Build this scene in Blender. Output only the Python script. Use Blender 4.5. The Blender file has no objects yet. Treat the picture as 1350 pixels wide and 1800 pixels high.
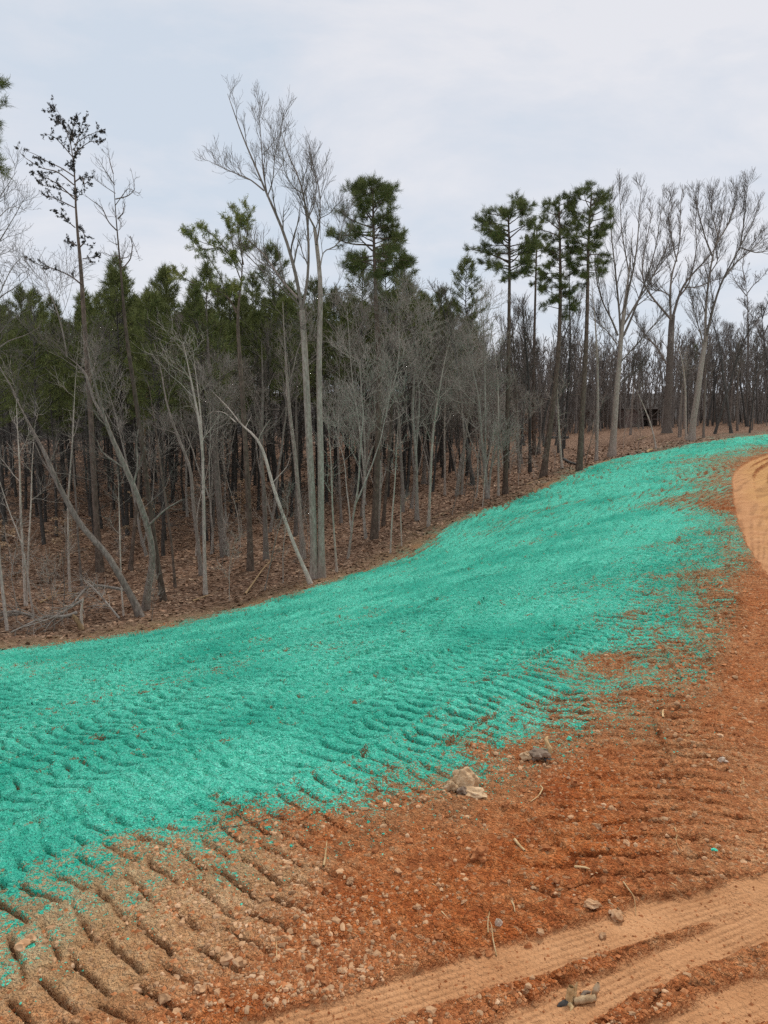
import bpy, math, random
import numpy as np

# ------------------------------------------------------------------ camera, sky, sun, exposure
scene = bpy.context.scene
C = scene.collection
CAM_H, PITCH, FPX = 3.5, math.radians(8.83), 1352.0      # eye height above the haul road, tilt down, focal length (photo px)
cam_d = bpy.data.cameras.new('camera'); cam = bpy.data.objects.new('camera', cam_d); C.objects.link(cam)
cam.location = (0, 0, CAM_H); cam.rotation_euler = (math.pi/2 - PITCH, 0, 0)
cam_d.sensor_fit = 'VERTICAL'; cam_d.sensor_height = 24.0; cam_d.lens = 24.0*FPX/1800.0
cam_d.clip_start = 0.05; cam_d.clip_end = 8000
scene.camera = cam

SUN_EL, SUN_AZ = math.radians(54), math.radians(205)
world = bpy.data.worlds.new('World'); scene.world = world; world.use_nodes = True
nt = world.node_tree; nt.nodes.clear()
def wn(t, **k):
    n = nt.nodes.new(t)
    for a, v in k.items(): setattr(n, a, v)
    return n
sky = wn('ShaderNodeTexSky', sky_type='NISHITA', sun_disc=False, sun_elevation=SUN_EL, sun_rotation=SUN_AZ)
tc = wn('ShaderNodeTexCoord')
mp = wn('ShaderNodeMapping'); mp.inputs['Scale'].default_value = (1.0, 1.0, 2.6)
mp.inputs['Location'].default_value = (0.35, 0.1, 0.2)
n1 = wn('ShaderNodeTexNoise'); n1.inputs['Scale'].default_value = 2.6; n1.inputs['Detail'].default_value = 7; n1.inputs['Roughness'].default_value = 0.58; n1.inputs['Distortion'].default_value = 0.35
rmp = wn('ShaderNodeValToRGB')
els = rmp.color_ramp.elements
els[0].position = 0.38; els[0].color = (0.675, 0.75, 0.85, 1)       # bluish thinner cloud
els[1].position = 0.62; els[1].color = (0.855, 0.86, 0.905, 1)       # thicker, slightly pink grey-white cloud
e = els.new(0.50); e.color = (0.765, 0.80, 0.873, 1)
skys = wn('ShaderNodeMix', data_type='RGBA', blend_type='MULTIPLY'); skys.inputs[0].default_value = 1.0
skys.inputs[7].default_value = (1, 1, 1, 1)
bg_sky = wn('ShaderNodeBackground'); bg_sky.inputs['Strength'].default_value = 0.06
bg_cl = wn('ShaderNodeBackground'); bg_cl.inputs['Strength'].default_value = 0.71
mixs = wn('ShaderNodeMixShader'); mixs.inputs[0].default_value = 0.90  # a closed cloud deck over the clear sky
out = wn('ShaderNodeOutputWorld')
L = nt.links.new
L(tc.outputs['Generated'], mp.inputs[0]); L(mp.outputs[0], n1.inputs['Vector']); L(n1.outputs[0], rmp.inputs[0])
L(sky.outputs[0], skys.inputs[6]); L(skys.outputs[2], bg_sky.inputs[0]); L(rmp.outputs[0], bg_cl.inputs[0])
L(bg_sky.outputs[0], mixs.inputs[1]); L(bg_cl.outputs[0], mixs.inputs[2]); L(mixs.outputs[0], out.inputs[0])

sun_d = bpy.data.lights.new('sun', 'SUN'); sun_d.energy = 1.5; sun_d.angle = math.radians(14); sun_d.color = (1.0, 0.965, 0.92)
sun = bpy.data.objects.new('sun', sun_d); C.objects.link(sun)
sun.rotation_euler = (math.pi/2 - SUN_EL, 0, math.radians(145))
vs = scene.view_settings
vs.view_transform = 'Standard'; vs.look = 'None'; vs.gamma = 1.0; vs.use_curve_mapping = False; vs.exposure = 0.5
scene.render.engine = 'CYCLES'
scene.cycles.use_denoising = False                    # keep twig and grit detail; the sky light is smooth enough without it
scene.cycles.max_bounces = 5; scene.cycles.diffuse_bounces = 3; scene.cycles.glossy_bounces = 2

# ------------------------------------------------------------------ helpers
def tag(o, label=None, cat=None, group=None, kind=None):
    if label: o['label'] = label
    if cat: o['category'] = cat
    if group: o['group'] = group
    if kind: o['kind'] = kind
    return o
def empty(name, loc=(0, 0, 0)):
    o = bpy.data.objects.new(name, None); C.objects.link(o); o.location = loc; o.empty_display_size = 0.2
    return o
def np_mesh(name, V, F, smooth=True):
    """mesh from an (n,3) array and a list of face-index arrays, each (m,3) or (m,4)"""
    me = bpy.data.meshes.new(name)
    V = np.ascontiguousarray(V, dtype=np.float32)
    F = [np.ascontiguousarray(f, dtype=np.int32) for f in F if len(f)]
    nl = sum(f.size for f in F); nf = sum(len(f) for f in F)
    me.vertices.add(len(V)); me.vertices.foreach_set('co', V.ravel())
    me.loops.add(nl); me.loops.foreach_set('vertex_index', np.concatenate([f.ravel() for f in F]))
    me.polygons.add(nf)
    tot = np.concatenate([np.full(len(f), f.shape[1], np.int32) for f in F])
    st = np.concatenate([[0], np.cumsum(tot)[:-1]]).astype(np.int32)
    me.polygons.foreach_set('loop_start', st); me.polygons.foreach_set('loop_total', tot)
    me.polygons.foreach_set('use_smooth', np.full(nf, smooth))
    me.update(calc_edges=True)
    return me
def obj(name, me, mat=None, parent=None, loc=None):
    o = bpy.data.objects.new(name, me); C.objects.link(o)
    if mat is not None and not me.materials: me.materials.append(mat)
    if parent: o.parent = parent
    if loc is not None: o.location = loc
    return o

def _h(ix, iy, seed):
    h = (ix.astype(np.int64)*374761393 + iy.astype(np.int64)*668265263 + seed*974711) & 0x7fffffff
    h = ((h ^ (h >> 13))*1274126177) & 0x7fffffff
    return ((h ^ (h >> 16)) & 0xffff).astype(np.float32)/65535.0
def vnoise(x, y, seed=0):
    """smooth value noise in -1..1"""
    fx, fy = np.floor(x), np.floor(y); ix, iy = fx.astype(np.int64), fy.astype(np.int64)
    u, v = x-fx, y-fy; u = u*u*u*(u*(u*6-15)+10); v = v*v*v*(v*(v*6-15)+10)
    a = _h(ix, iy, seed); b = _h(ix+1, iy, seed); c = _h(ix, iy+1, seed); d = _h(ix+1, iy+1, seed)
    return (a+(b-a)*u+(c-a)*v+(a-b-c+d)*u*v)*2-1
def fbm(x, y, oct=4, seed=0, gain=0.5):
    r = 0; a = 1.0; t = 0
    for i in range(oct):
        r = r + a*vnoise(x*(2.03**i)*(0.8)+y*(2.03**i)*0.6, -x*(2.03**i)*0.6+y*(2.03**i)*0.8, seed+i*17); t += a; a *= gain
    return r/t
def worley(x, y, seed=0):
    """distance to the nearest of one random point per unit cell"""
    ix, iy = np.floor(x).astype(np.int64), np.floor(y).astype(np.int64); best = np.full(x.shape, 9.)
    for a in (-1, 0, 1):
        for b in (-1, 0, 1):
            dx = ix+a+_h(ix+a, iy+b, seed)-x; dy = iy+b+_h(ix+a, iy+b, seed+57)-y; best = np.minimum(best, dx*dx+dy*dy)
    return np.sqrt(best)
def sstep(a, b, x):
    t = np.clip((x-a)/(b-a), 0, 1); return t*t*(3-2*t)

# sight lines: where a thing seen at photo pixel (px, py) stands, for a chosen distance or on the ground
def ray(px, py):
    u, v = (px-675)/FPX, (900-py)/FPX
    cp, sp = math.cos(PITCH), math.sin(PITCH)
    return np.array([u, cp+v*sp, -sp+v*cp])
def at(px, py, Y):
    d = ray(px, py); return np.array([0, 0, CAM_H])+d*(Y/d[1])
# ------------------------------------------------------------------ terrain
TOE = [(-260, 1205, 16.0), (0, 1147, 19.5), (250, 1112, 23), (400, 1078, 25.5), (560, 1030, 28.5), (700, 985, 32), (820, 910, 38),
       (900, 882, 42), (1000, 838, 49), (1075, 808, 55), (1200, 785, 63), (1350, 764, 76), (1500, 752, 88)]
toe = np.array([at(*p) for p in TOE])
ctrl = [tuple(p) for p in toe]
ctrl += [(-30, 30, -3.6), (-18, 38, -3.9), (-3, 46, -3.9), (-35, 60, -4.0), (0, 62, -3.6), (-20, 80, -4.0), (8, 75, -2.8), (15, 62, -2.4), (2, 100, -3.4),
         (28, 90, -1.5), (45, 105, -0.9), (60, 120, -0.6), (-50, 110, -4.2), (-14, 18, -3.1), (-22, 12, -3.0)]
ctrl += [(7.6, 15.3, 0), (13.5, 29.5, 0), (23.5, 47, 0), (36, 62, 0), (10, 4, 0), (15, 10, 0), (22, 22, 0), (36, 40, 0), (55, 62, 0), (70, 90, 0),
         (0, 4.6, 0), (3.5, 6.5, 0), (-2.5, 4.8, -.12), (-5, 5.2, -.42), (4, 9.5, -.05), (0, -9, 0), (-10, -6, -.6), (10, -9, 0), (1.5, 8.2, -.12), (-1.0, 6.7, -.16)]
CP = np.array(ctrl, float)
def _tps(r2): return 0.5*r2*np.log(r2+1e-9)
n = len(CP); K = _tps(((CP[:, None, :2]-CP[None, :, :2])**2).sum(-1))+np.eye(n)*0.6
A = np.zeros((n+3, n+3)); A[:n, :n] = K; A[:n, n] = 1; A[:n, n+1:] = CP[:, :2]; A[n, :n] = 1; A[n+1:, :n] = CP[:, :2].T
W = np.linalg.solve(A, np.concatenate([CP[:, 2], np.zeros(3)]))
def zbase(x, y):
    x = np.asarray(x, float); y = np.asarray(y, float)
    xx = np.clip(x, -60, 75); yy = np.clip(y, -10, 125)
    z = W[n]+W[n+1]*xx+W[n+2]*yy
    for i in range(n): z = z+W[i]*_tps((xx-CP[i, 0])**2+(yy-CP[i, 1])**2)
    far = sstep(120, 300, np.hypot(x, y))
    return z*(1-far)+(-3.2)*far+far*(2.2*fbm(x*.012, y*.012, 3, 201)+1.0*fbm(x*.06, y*.06, 2, 203))*(np.hypot(x, y) > 150)
def ground(px, py):
    """point of the smooth ground seen at a photo pixel"""
    d = ray(px, py); t = 1.5; o = np.array([0, 0, CAM_H]); step = 0.15
    while t < 400:
        p = o+d*t
        if p[2] < zbase(p[0], p[1]):
            lo, hi = t-step, t
            for _ in range(20):
                m = (lo+hi)/2; p = o+d*m
                if p[2] < zbase(p[0], p[1]): hi = m
                else: lo = m
            return o+d*hi
        step = 0.02*t+0.05; t += step
    return o+d*400

# contour-following curve along which the bulldozer ran (crest of the bank): x as a function of y
CREST_Y = np.array([-10, 0, 4, 6, 8, 12, 18, 25, 35, 47, 62, 80, 130.])
CREST_X = np.array([-13, -6.2, -3.2, -1.4, 0.4, 3.4, 6.8, 10.2, 15.0, 21.5, 31.5, 46, 90.])
_cy = np.linspace(-10, 130, 561); _cx = np.interp(_cy, CREST_Y, CREST_X)
for _ in range(60): _cx[1:-1] = (_cx[:-2]+2*_cx[1:-1]+_cx[2:])/4
_cs = np.concatenate([[0], np.cumsum(np.hypot(np.diff(_cx), np.diff(_cy)))]); _cth = np.gradient(_cx, _cy)
def track_st(x, y):
    xc = np.interp(y, _cy, _cx); th = np.interp(y, _cy, _cth); c = 1/np.sqrt(1+th*th); s = th*c
    return np.interp(y, _cy, _cs)+(x-xc)*s, (x-xc)*c

_s0, _t0 = track_st(np.array([3.2]), np.array([10.0])); S2_OFF = float(_s0[0])-(10*.985+3.2*.17); T2_OFF = float(_t0[0])-(3.2*.985-10*.17)
def seg_dist(X, Y, P):
    """distance to a polyline, arc length of the nearest point, signed side"""
    P = np.asarray(P, float)[:, :2]
    best = np.full(X.shape, 1e9); arc = np.zeros(X.shape); side = np.zeros(X.shape); s0 = 0
    for a, b in zip(P[:-1], P[1:]):
        d = b-a; l = np.hypot(*d); tt = np.clip(((X-a[0])*d[0]+(Y-a[1])*d[1])/l**2, 0, 1)
        dx, dy = X-a[0]-tt*d[0], Y-a[1]-tt*d[1]; q = np.hypot(dx, dy); m = q < best
        best = np.where(m, q, best); arc = np.where(m, s0+tt*l, arc); side = np.where(m, np.sign(d[0]*dy-d[1]*dx), side); s0 += l
    return best, arc, side
def smooth_line(P, k=8):
    P = np.asarray(P, float); t = np.arange(len(P)); tt = np.linspace(0, len(P)-1, (len(P)-1)*k+1)
    Q = np.stack([np.interp(tt, t, P[:, i]) for i in range(P.shape[1])], 1)
    for _ in range(k*2): Q[1:-1] = (Q[:-2]+2*Q[1:-1]+Q[2:])/4
    return Q
def inside(X, Y, P):
    c = np.zeros(X.shape, bool); P = np.asarray(P)[:, :2]
    for a, b in zip(P, np.roll(P, -1, 0)):
        if a[1] == b[1]: continue
        m = ((a[1] > Y) != (b[1] > Y)) & (X < (b[0]-a[0])*(Y-a[1])/(b[1]-a[1])+a[0]); c ^= m
    return c

# outline of the sprayed mulch: its lower/near edge, then back along the foot of the bank
EDGE = [(-220, 1760), (0, 1680), (110, 1630), (210, 1572), (330, 1536), (430, 1510), (540, 1465), (640, 1425), (720, 1380), (800, 1350), (900, 1312),
        (1000, 1285), (1100, 1245), (1165, 1195), (1210, 1135), (1250, 1085), (1292, 1040), (1318, 995), (1322, 955), (1308, 915), (1290, 870), (1280, 845), (1262, 822), (1285, 805), (1350, 792), (1460, 776)]
edge_w = np.array([ground(*p) for p in EDGE])
mulch_poly = np.concatenate([edge_w[:, :2], toe[::-1, :2]])
# truck wheel ruts in the foreground and on the road bend: (centre line pixels, half width, depth)
def gl(pts): return smooth_line(np.array([ground(*p) for p in pts]))
RUTS = [(gl([(330, 1880), (520, 1800), (700, 1752), (900, 1690), (1100, 1628), (1250, 1590), (1400, 1548), (1600, 1490)]), .165, .036),
        (gl([(820, 1850), (940, 1792), (1100, 1722), (1220, 1665), (1330, 1620), (1450, 1575), (1600, 1520)]), .145, .036),
        (gl([(1090, 1880), (1210, 1800), (1350, 1745), (1500, 1690)]), .15, .034)]
FAR_RUTS = [(gl([(1420, 1062), (1350, 985), (1316, 920), (1299, 862), (1298, 825), (1335, 803), (1420, 785)]), .26, .07),
            (gl([(1440, 1040), (1366, 965), (1330, 900), (1313, 850), (1314, 826), (1350, 806), (1430, 789)]), .22, .06),
            (gl([(1440, 1000), (1380, 935), (1345, 880), (1334, 843), (1345, 822), (1380, 808), (1440, 797)]), .26, .07),
            (gl([(1440, 940), (1392, 890), (1366, 855), (1366, 835), (1392, 818), (1450, 803)]), .24, .06),
            (gl([(1352, 1560), (1340, 1400), (1335, 1250), (1340, 1120), (1352, 985)]), .3, .012)]
road_poly = np.array([ground(*p) for p in [(1342, 1005), (1318, 960), (1300, 905), (1285, 850), (1282, 828), (1300, 808), (1350, 794), (1460, 779), (1900, 800), (1900, 1400), (1500, 1200), (1400, 1080)]])

THIN = [(*ground(px, py)[:2], a, b, k) for (px, py, a, b, k) in [(1065, 1165, .6, .6, .36), (960, 1185, .9, .6, .2), (1180, 1010, .8, 1.6, .14), (1300, 900, .4, 1.8, .35), (1140, 965, 1.2, 2.2, .14),
        (60, 1600, 1.4, .6, .16), (1215, 880, 1.5, 3.0, .14), (1110, 1080, 1.0, 1.2, .16), (1010, 1235, 1.2, .5, .2), (480, 1440, .6, .4, .2), (250, 1480, .8, .4, .2), (1080, 1030, 1.5, 1.5, .2)]]
WIN = np.array([ground(*p) for p in [(560, 1800), (620, 1640), (760, 1500), (880, 1400), (1000, 1310)]])
TANP = np.array([ground(*p) for p in [(-300, 1900), (-300, 1560), (200, 1500), (470, 1490), (590, 1530), (500, 1620), (420, 1700), (340, 1800), (300, 1920)]])
def surface(X, Y):
    """relief above the smooth ground, and the masks of what covers it"""
    dcam = np.hypot(X, Y)
    sd = seg_dist(X, Y, np.concatenate([mulch_poly, mulch_poly[:1]]))[0]; ins = inside(X, Y, mulch_poly); sd = np.where(ins, sd, -sd)
    td, tarc, tside = seg_dist(X, Y, toe); wood = td*np.sign(tside)                    # >0 in the wood
    feather = 0.50+0.085*dcam; neartoe = np.exp(-(td/2.5)**2)
    wob = fbm(X*1.3, Y*.8, 4, 5)*(0.42+.5*neartoe)+fbm(X*3.5, Y*2.6, 3, 6)*0.40
    mulch = np.clip(0.52+(sd/(feather*(1-neartoe*np.clip(1-.85/feather, 0, .85)))+wob*0.8)*0.5, 0, 1)
    # thin places inside the spray
    tn = 1+0.6*fbm(X*2.2, Y*2.2, 3, 9)
    mulch = mulch-.20*sstep(.3, 3, sd)*sstep(.12, .6, fbm(X*.42+3, Y*.42, 3, 211)+.25*fbm(X*2, Y*2, 2, 212))-.03*(1+fbm(X*5, Y*5, 2, 213))       # thinner passes of the hose
    for (cx, cy, a, b, k) in THIN: mulch = mulch-k*np.exp(-(((X-cx)/a)**2+((Y-cy)/b)**2))*tn
    mulch = np.clip(mulch, 0, 1)
    leaf = sstep(-0.25, 0.9, wood+fbm(X*.9, Y*.9, 3, 21)*0.8)
    leaf = np.where(wood > -2, leaf, 0)
    rng_wood = sstep(-0.5, 1.5, wood)
    # --- relief
    z = fbm(X*.35, Y*.35, 3, 31)*0.05
    s, t = track_st(X, Y)
    s = s+fbm(X*.9, Y*.9, 3, 41)*0.10; t = t+fbm(X*.7, Y*.7, 3, 43)*0.12
    bl = sstep(.3, 1.3, t)*sstep(30, 16, Y)*sstep(.9, 2.2, X); s = s*(1-bl)+(Y*.985+X*.17+S2_OFF)*bl; t = t*(1-bl)+(X*.985-Y*.17+T2_OFF)*bl    # on top of the bank it drove straight away
    lane = np.floor(t/.56); fr = t/.56-lane
    jit = _h(lane.astype(np.int64), np.zeros_like(lane).astype(np.int64), 3)
    skew = (_h(lane.astype(np.int64), np.ones_like(lane).astype(np.int64), 5)-.5)*0.35
    pitch = .185+.035*_h(lane.astype(np.int64), np.full(lane.shape, 7), 9)
    ph = (s+skew*(fr-.5))/pitch+jit*7
    fp = ph-np.floor(ph)
    fp = np.clip(fp+fbm(X*7, Y*7, 2, 45)*.06, 0, 1)
    cleat = 1-1.25*np.exp(-((fp-.16)/(.072+.06*sstep(7, 14, dcam)))**2)*np.clip(.9+.7*fbm(X*5, Y*5, 2, 46), .15, 1.2)+.10*np.sin(fp*math.pi)              # steep wall, rounded back
    lanew = (.25+.75*sstep(0, .16, fr)*sstep(0, .16, 1-fr))*np.clip(.95+fbm(X*2.7, Y*2.7, 2, 47)*.4, .4, 1.2)
    keep = np.clip(.85+fbm(X*.5+9, Y*.5, 3, 51)*1.1, .3, 1)*np.clip(.7+.8*(jit-.2), 0.45, 1)
    keep = np.maximum(keep, .95*np.exp(-((X+3.4)/2.6)**2-((Y-9.6)/2.6)**2))
    amp = .070*keep*(1-rng_wood)*np.interp(dcam, [8, 30, 60], [1, 1.25, 1.6])
    # soft loose strip of red soil where the blade left a windrow: no cleats there
    wd, warc, wside = seg_dist(X, Y, WIN)
    loose = np.exp(-(wd/.75)**2)*np.where(warc < 12, 1, 0)
    tsd = seg_dist(X, Y, np.concatenate([TANP, TANP[:1]]))[0]*np.where(inside(X, Y, TANP), 1, -1)
    tan_left = sstep(-.45, .45, tsd+fbm(X*1.6, Y*1.6, 4, 77)*.45+fbm(X*9, Y*9, 2, 78)*.12)
    amp = amp*(1-.85*loose)
    amp = np.maximum(amp*(1-.6*tan_left), .050*tan_left*np.clip(.95+.4*fbm(X*1.1+4, Y*1.1, 2, 49), .65, 1.1))
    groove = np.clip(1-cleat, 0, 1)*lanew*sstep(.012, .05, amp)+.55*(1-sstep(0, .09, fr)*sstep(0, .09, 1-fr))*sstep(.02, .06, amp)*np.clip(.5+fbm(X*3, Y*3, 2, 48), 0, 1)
    le = np.minimum(fr, 1-fr)
    spill = np.exp(-(le/(.10+.03*jit))**2)*np.clip(.55+1.2*fbm(s*.9, lane*7.7+t*.3, 3, 53), 0, 1.3)                   # soil squeezed up between the track passes
    z = z+amp*(1+.35*mulch)*(cleat-.5)*lanew-.018*groove*(1-.5*tan_left)+(.055+.05*mulch)*spill*(1-rng_wood)*(1-.8*loose)*(1-.5*tan_left)*np.interp(dcam, [8, 40], [.8, 1.5])
    z = z+loose*(.02+fbm(X*3, Y*3, 3, 61)*.05)
    clod = np.abs(fbm(X*6.5, Y*6.5, 4, 71, .6)); fine = fbm(X*17, Y*17, 3, 73, .6)
    rough = (1-rng_wood)*(1-.3*tan_left)*(1-.5*mulch)
    lump = fbm(X*2.4, Y*2.4, 3, 75)
    grow_ = np.interp(dcam, [6, 20, 45], [1, 1.35, 1.9])
    wx, wy = X+.03*fbm(X*9, Y*9, 2, 161), Y+.03*fbm(X*9, Y*9, 2, 163)
    near_ = sstep(20, 9, dcam)
    lumps = .027*(.55-worley(wx*5.2, wy*5.2, 5)**2)*np.clip(.9+1.3*lump, .15, 1.6)+near_*.018*(.5-worley(wx*12, wy*12, 6)**2)*np.clip(1+1.2*clod, .3, 1.6)
    z = z+(1-rng_wood)*(1-.35*mulch)*(1-.62*tan_left)*grow_*lumps+rough*grow_*(.010*fine*(dcam < 22)+.016*lump)
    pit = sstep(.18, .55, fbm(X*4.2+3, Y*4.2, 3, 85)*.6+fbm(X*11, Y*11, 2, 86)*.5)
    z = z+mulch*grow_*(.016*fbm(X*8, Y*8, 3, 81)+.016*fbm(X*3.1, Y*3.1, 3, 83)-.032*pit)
    groove = np.clip(groove+.7*pit*mulch, 0, 1)  # pits take the same painted crevice darkening as the furrows
    z = z+rng_wood*(.10*fbm(X*.5, Y*.5, 3, 91)+.05*fbm(X*3, Y*3, 3, 93))
    # --- ruts
    pale = np.zeros(X.shape); tread = np.zeros(X.shape)
    for P, hw, dep in RUTS+FAR_RUTS:
        box = (X > P[:, 0].min()-2) & (X < P[:, 0].max()+2) & (Y > P[:, 1].min()-2) & (Y < P[:, 1].max()+2)
        if not box.any(): continue
        xb, yb = X[box], Y[box]; d, a, sgn = seg_dist(xb, yb, P); dd = d+fbm(xb*3, yb*3, 4, 97, .65)*.06
        k = 1-sstep(hw*.82, hw*1.12, dd) if dep > .03 else .8*(1-sstep(hw*.1, hw*2.0, dd+fbm(xb*1.5, yb*1.5, 3, 96)*.15)); berm = np.exp(-((dd-hw*1.35)/(hw*.22))**2)
        zb = z[box]*(1-.6*np.exp(-(d/(hw*2.2))**2)*(dep > .03)); lat = d*sgn
        gro = np.cos(lat/.052*2*math.pi)*.5+.5                              # longitudinal tread grooves
        lug = (np.sin(a/.075*2*math.pi+np.sign(lat)*1.2+lat*12) > .35)*1.0
        zb = zb*(1-k*(.92 if dep > .03 else .75))-dep*k+berm*np.clip(.004+.018*fbm(xb*5, yb*5, 4, 99, .65)+.014*fbm(xb*15, yb*15, 3, 98), -.01, .05)*(dep > .03)
        brk = np.clip(.7+1.2*fbm(xb*2.2, yb*2.2, 3, 12), 0, 1)
        zb = zb-k*brk*(.008*sstep(.62, .92, gro)+.006*lug*(gro > .25)*(gro < .8)*(Y.min() > -99)*(hw < .21))*(dep > .03)+k*.006*fbm(xb*9, yb*9, 2, 14)
        z[box] = zb; groove[box] = groove[box]*(1-k)+k*brk*.6*sstep(.5, .85, gro)*(dep > .03); pale[box] = np.maximum(pale[box], k*np.clip((1 if dep > .03 else .22)+.25*fbm(xb*2, yb*2, 3, 15), 0, 1)); mulch[box] = mulch[box]*(1-k)
    rsd = inside(X, Y, road_poly).astype(float)
    rd = seg_dist(X, Y, road_poly)[0]; road = np.where(rsd > 0, sstep(0, 1.3, rd+.35*fbm(X*1.2, Y*1.2, 3, 221)), 0)
    z = z*(1-.7*road*(1-sstep(0, .02, pale)))
    mulch = mulch*(1-road)
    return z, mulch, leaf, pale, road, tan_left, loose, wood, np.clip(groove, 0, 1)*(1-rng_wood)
# a fan of rows from behind the camera to the horizon; rows are dense where the soil is near
rows = np.concatenate([np.linspace(-14, 3.4, 16), np.geomspace(3.5, 22, 560), np.geomspace(22.12, 95, 270), np.geomspace(97, 300, 40), np.geomspace(320, 6000, 26)])
NC = 660
u = np.linspace(-1, 1, NC); u = np.sign(u)*np.abs(u)**1.0
RY = np.repeat(rows[:, None], NC, 1)
hw = np.where(rows < 3.5, 15, np.where(rows < 95, 2.1+.62*rows, 61+2.2*(rows-95)))
hw = np.where(rows < 3.5, np.interp(rows, [-14, 3.5], [15, 2.1+.62*3.5]), hw)
RX = u[None, :]*hw[:, None]
X, Y = RX.ravel(), RY.ravel()
zr, mulch, leaf, pale, road, tanl, loose, wood, groove = surface(X, Y)
Z = zbase(X, Y)+zr*sstep(160, 110, np.hypot(X, Y))
VG = np.stack([X, Y, Z], 1)
ZG = Z.reshape(len(rows), NC)
def gz(x, y):
    """height of the finished ground, read off the sheet"""
    i = int(np.clip(np.searchsorted(rows, y)-1, 0, len(rows)-2)); f = (y-rows[i])/(rows[i+1]-rows[i]); h = hw[i]*(1-f)+hw[i+1]*f
    c = float(np.clip((x/h+1)/2*(NC-1), 0, NC-1.001)); j = int(c); g = c-j
    return float((ZG[i, j]*(1-g)+ZG[i, j+1]*g)*(1-f)+(ZG[i+1, j]*(1-g)+ZG[i+1, j+1]*g)*f)
NR = len(rows)
idx = (np.arange(NR-1)[:, None]*NC+np.arange(NC-1)[None, :]).ravel()
QUAD = np.stack([idx, idx+1, idx+NC+1, idx+NC], 1)
qm = lambda a: a[QUAD].mean(1)
cls = np.zeros(len(QUAD), int)
cls[qm(leaf) > .5] = 1
cls[(qm(mulch) > .48) & (cls == 0)] = 2
cls[((qm(pale) > .5) | (qm(road) > .5)) & (cls != 1)] = 3
# ------------------------------------------------------------------ materials
def newmat(name, rough=.9, spec=.25):
    m = bpy.data.materials.new(name); m.use_nodes = True
    b = m.node_tree.nodes['Principled BSDF']; b.inputs['Roughness'].default_value = rough
    b.inputs['Specular IOR Level'].default_value = spec
    return m, m.node_tree, b
def N(t, kind, **k):
    n = t.nodes.new(kind)
    for a, v in k.items(): setattr(n, a, v)
    return n
def noise(t, vec, scale, detail=4, rough=.55, dist=0):
    n = N(t, 'ShaderNodeTexNoise'); n.inputs['Scale'].default_value = scale; n.inputs['Detail'].default_value = detail
    n.inputs['Roughness'].default_value = rough; n.inputs['Distortion'].default_value = dist
    if vec is not None: t.links.new(vec, n.inputs['Vector'])
    return n.outputs[0]
def ramp(t, fac, stops):
    r = N(t, 'ShaderNodeValToRGB'); e = r.color_ramp.elements
    e[0].position, e[0].color = stops[0][0], (*stops[0][1], 1); e[1].position, e[1].color = stops[-1][0], (*stops[-1][1], 1)
    for p, c in stops[1:-1]: q = e.new(p); q.color = (*c, 1)
    t.links.new(fac, r.inputs[0]); return r.outputs[0]
def mix(t, fac, a, b, blend='MIX'):
    m = N(t, 'ShaderNodeMix', data_type='RGBA', blend_type=blend)
    for v, i in ((fac, 0), (a, 6), (b, 7)):
        if hasattr(v, 'is_output'): t.links.new(v, m.inputs[i])
        elif isinstance(v, tuple): m.inputs[i].default_value = (*v, 1)
        else: m.inputs[i].default_value = v
    return m.outputs[2]
def mth(t, op, a, b=None, c=None, clamp=False):
    m = N(t, 'ShaderNodeMath', operation=op); m.use_clamp = clamp
    for i, v in enumerate((a, b, c)):
        if v is None: continue
        if hasattr(v, 'is_output'): t.links.new(v, m.inputs[i])
        else: m.inputs[i].default_value = v
    return m.outputs[0]
def bump(t, b, h, strength=.5, dist=.02):
    n = N(t, 'ShaderNodeBump'); n.inputs['Strength'].default_value = strength; n.inputs['Distance'].default_value = dist
    t.links.new(h, n.inputs['Height']); t.links.new(n.outputs[0], b.inputs['Normal'])
def attr(t, name):
    n = N(t, 'ShaderNodeAttribute'); n.attribute_name = name; return n.outputs['Fac']

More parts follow.
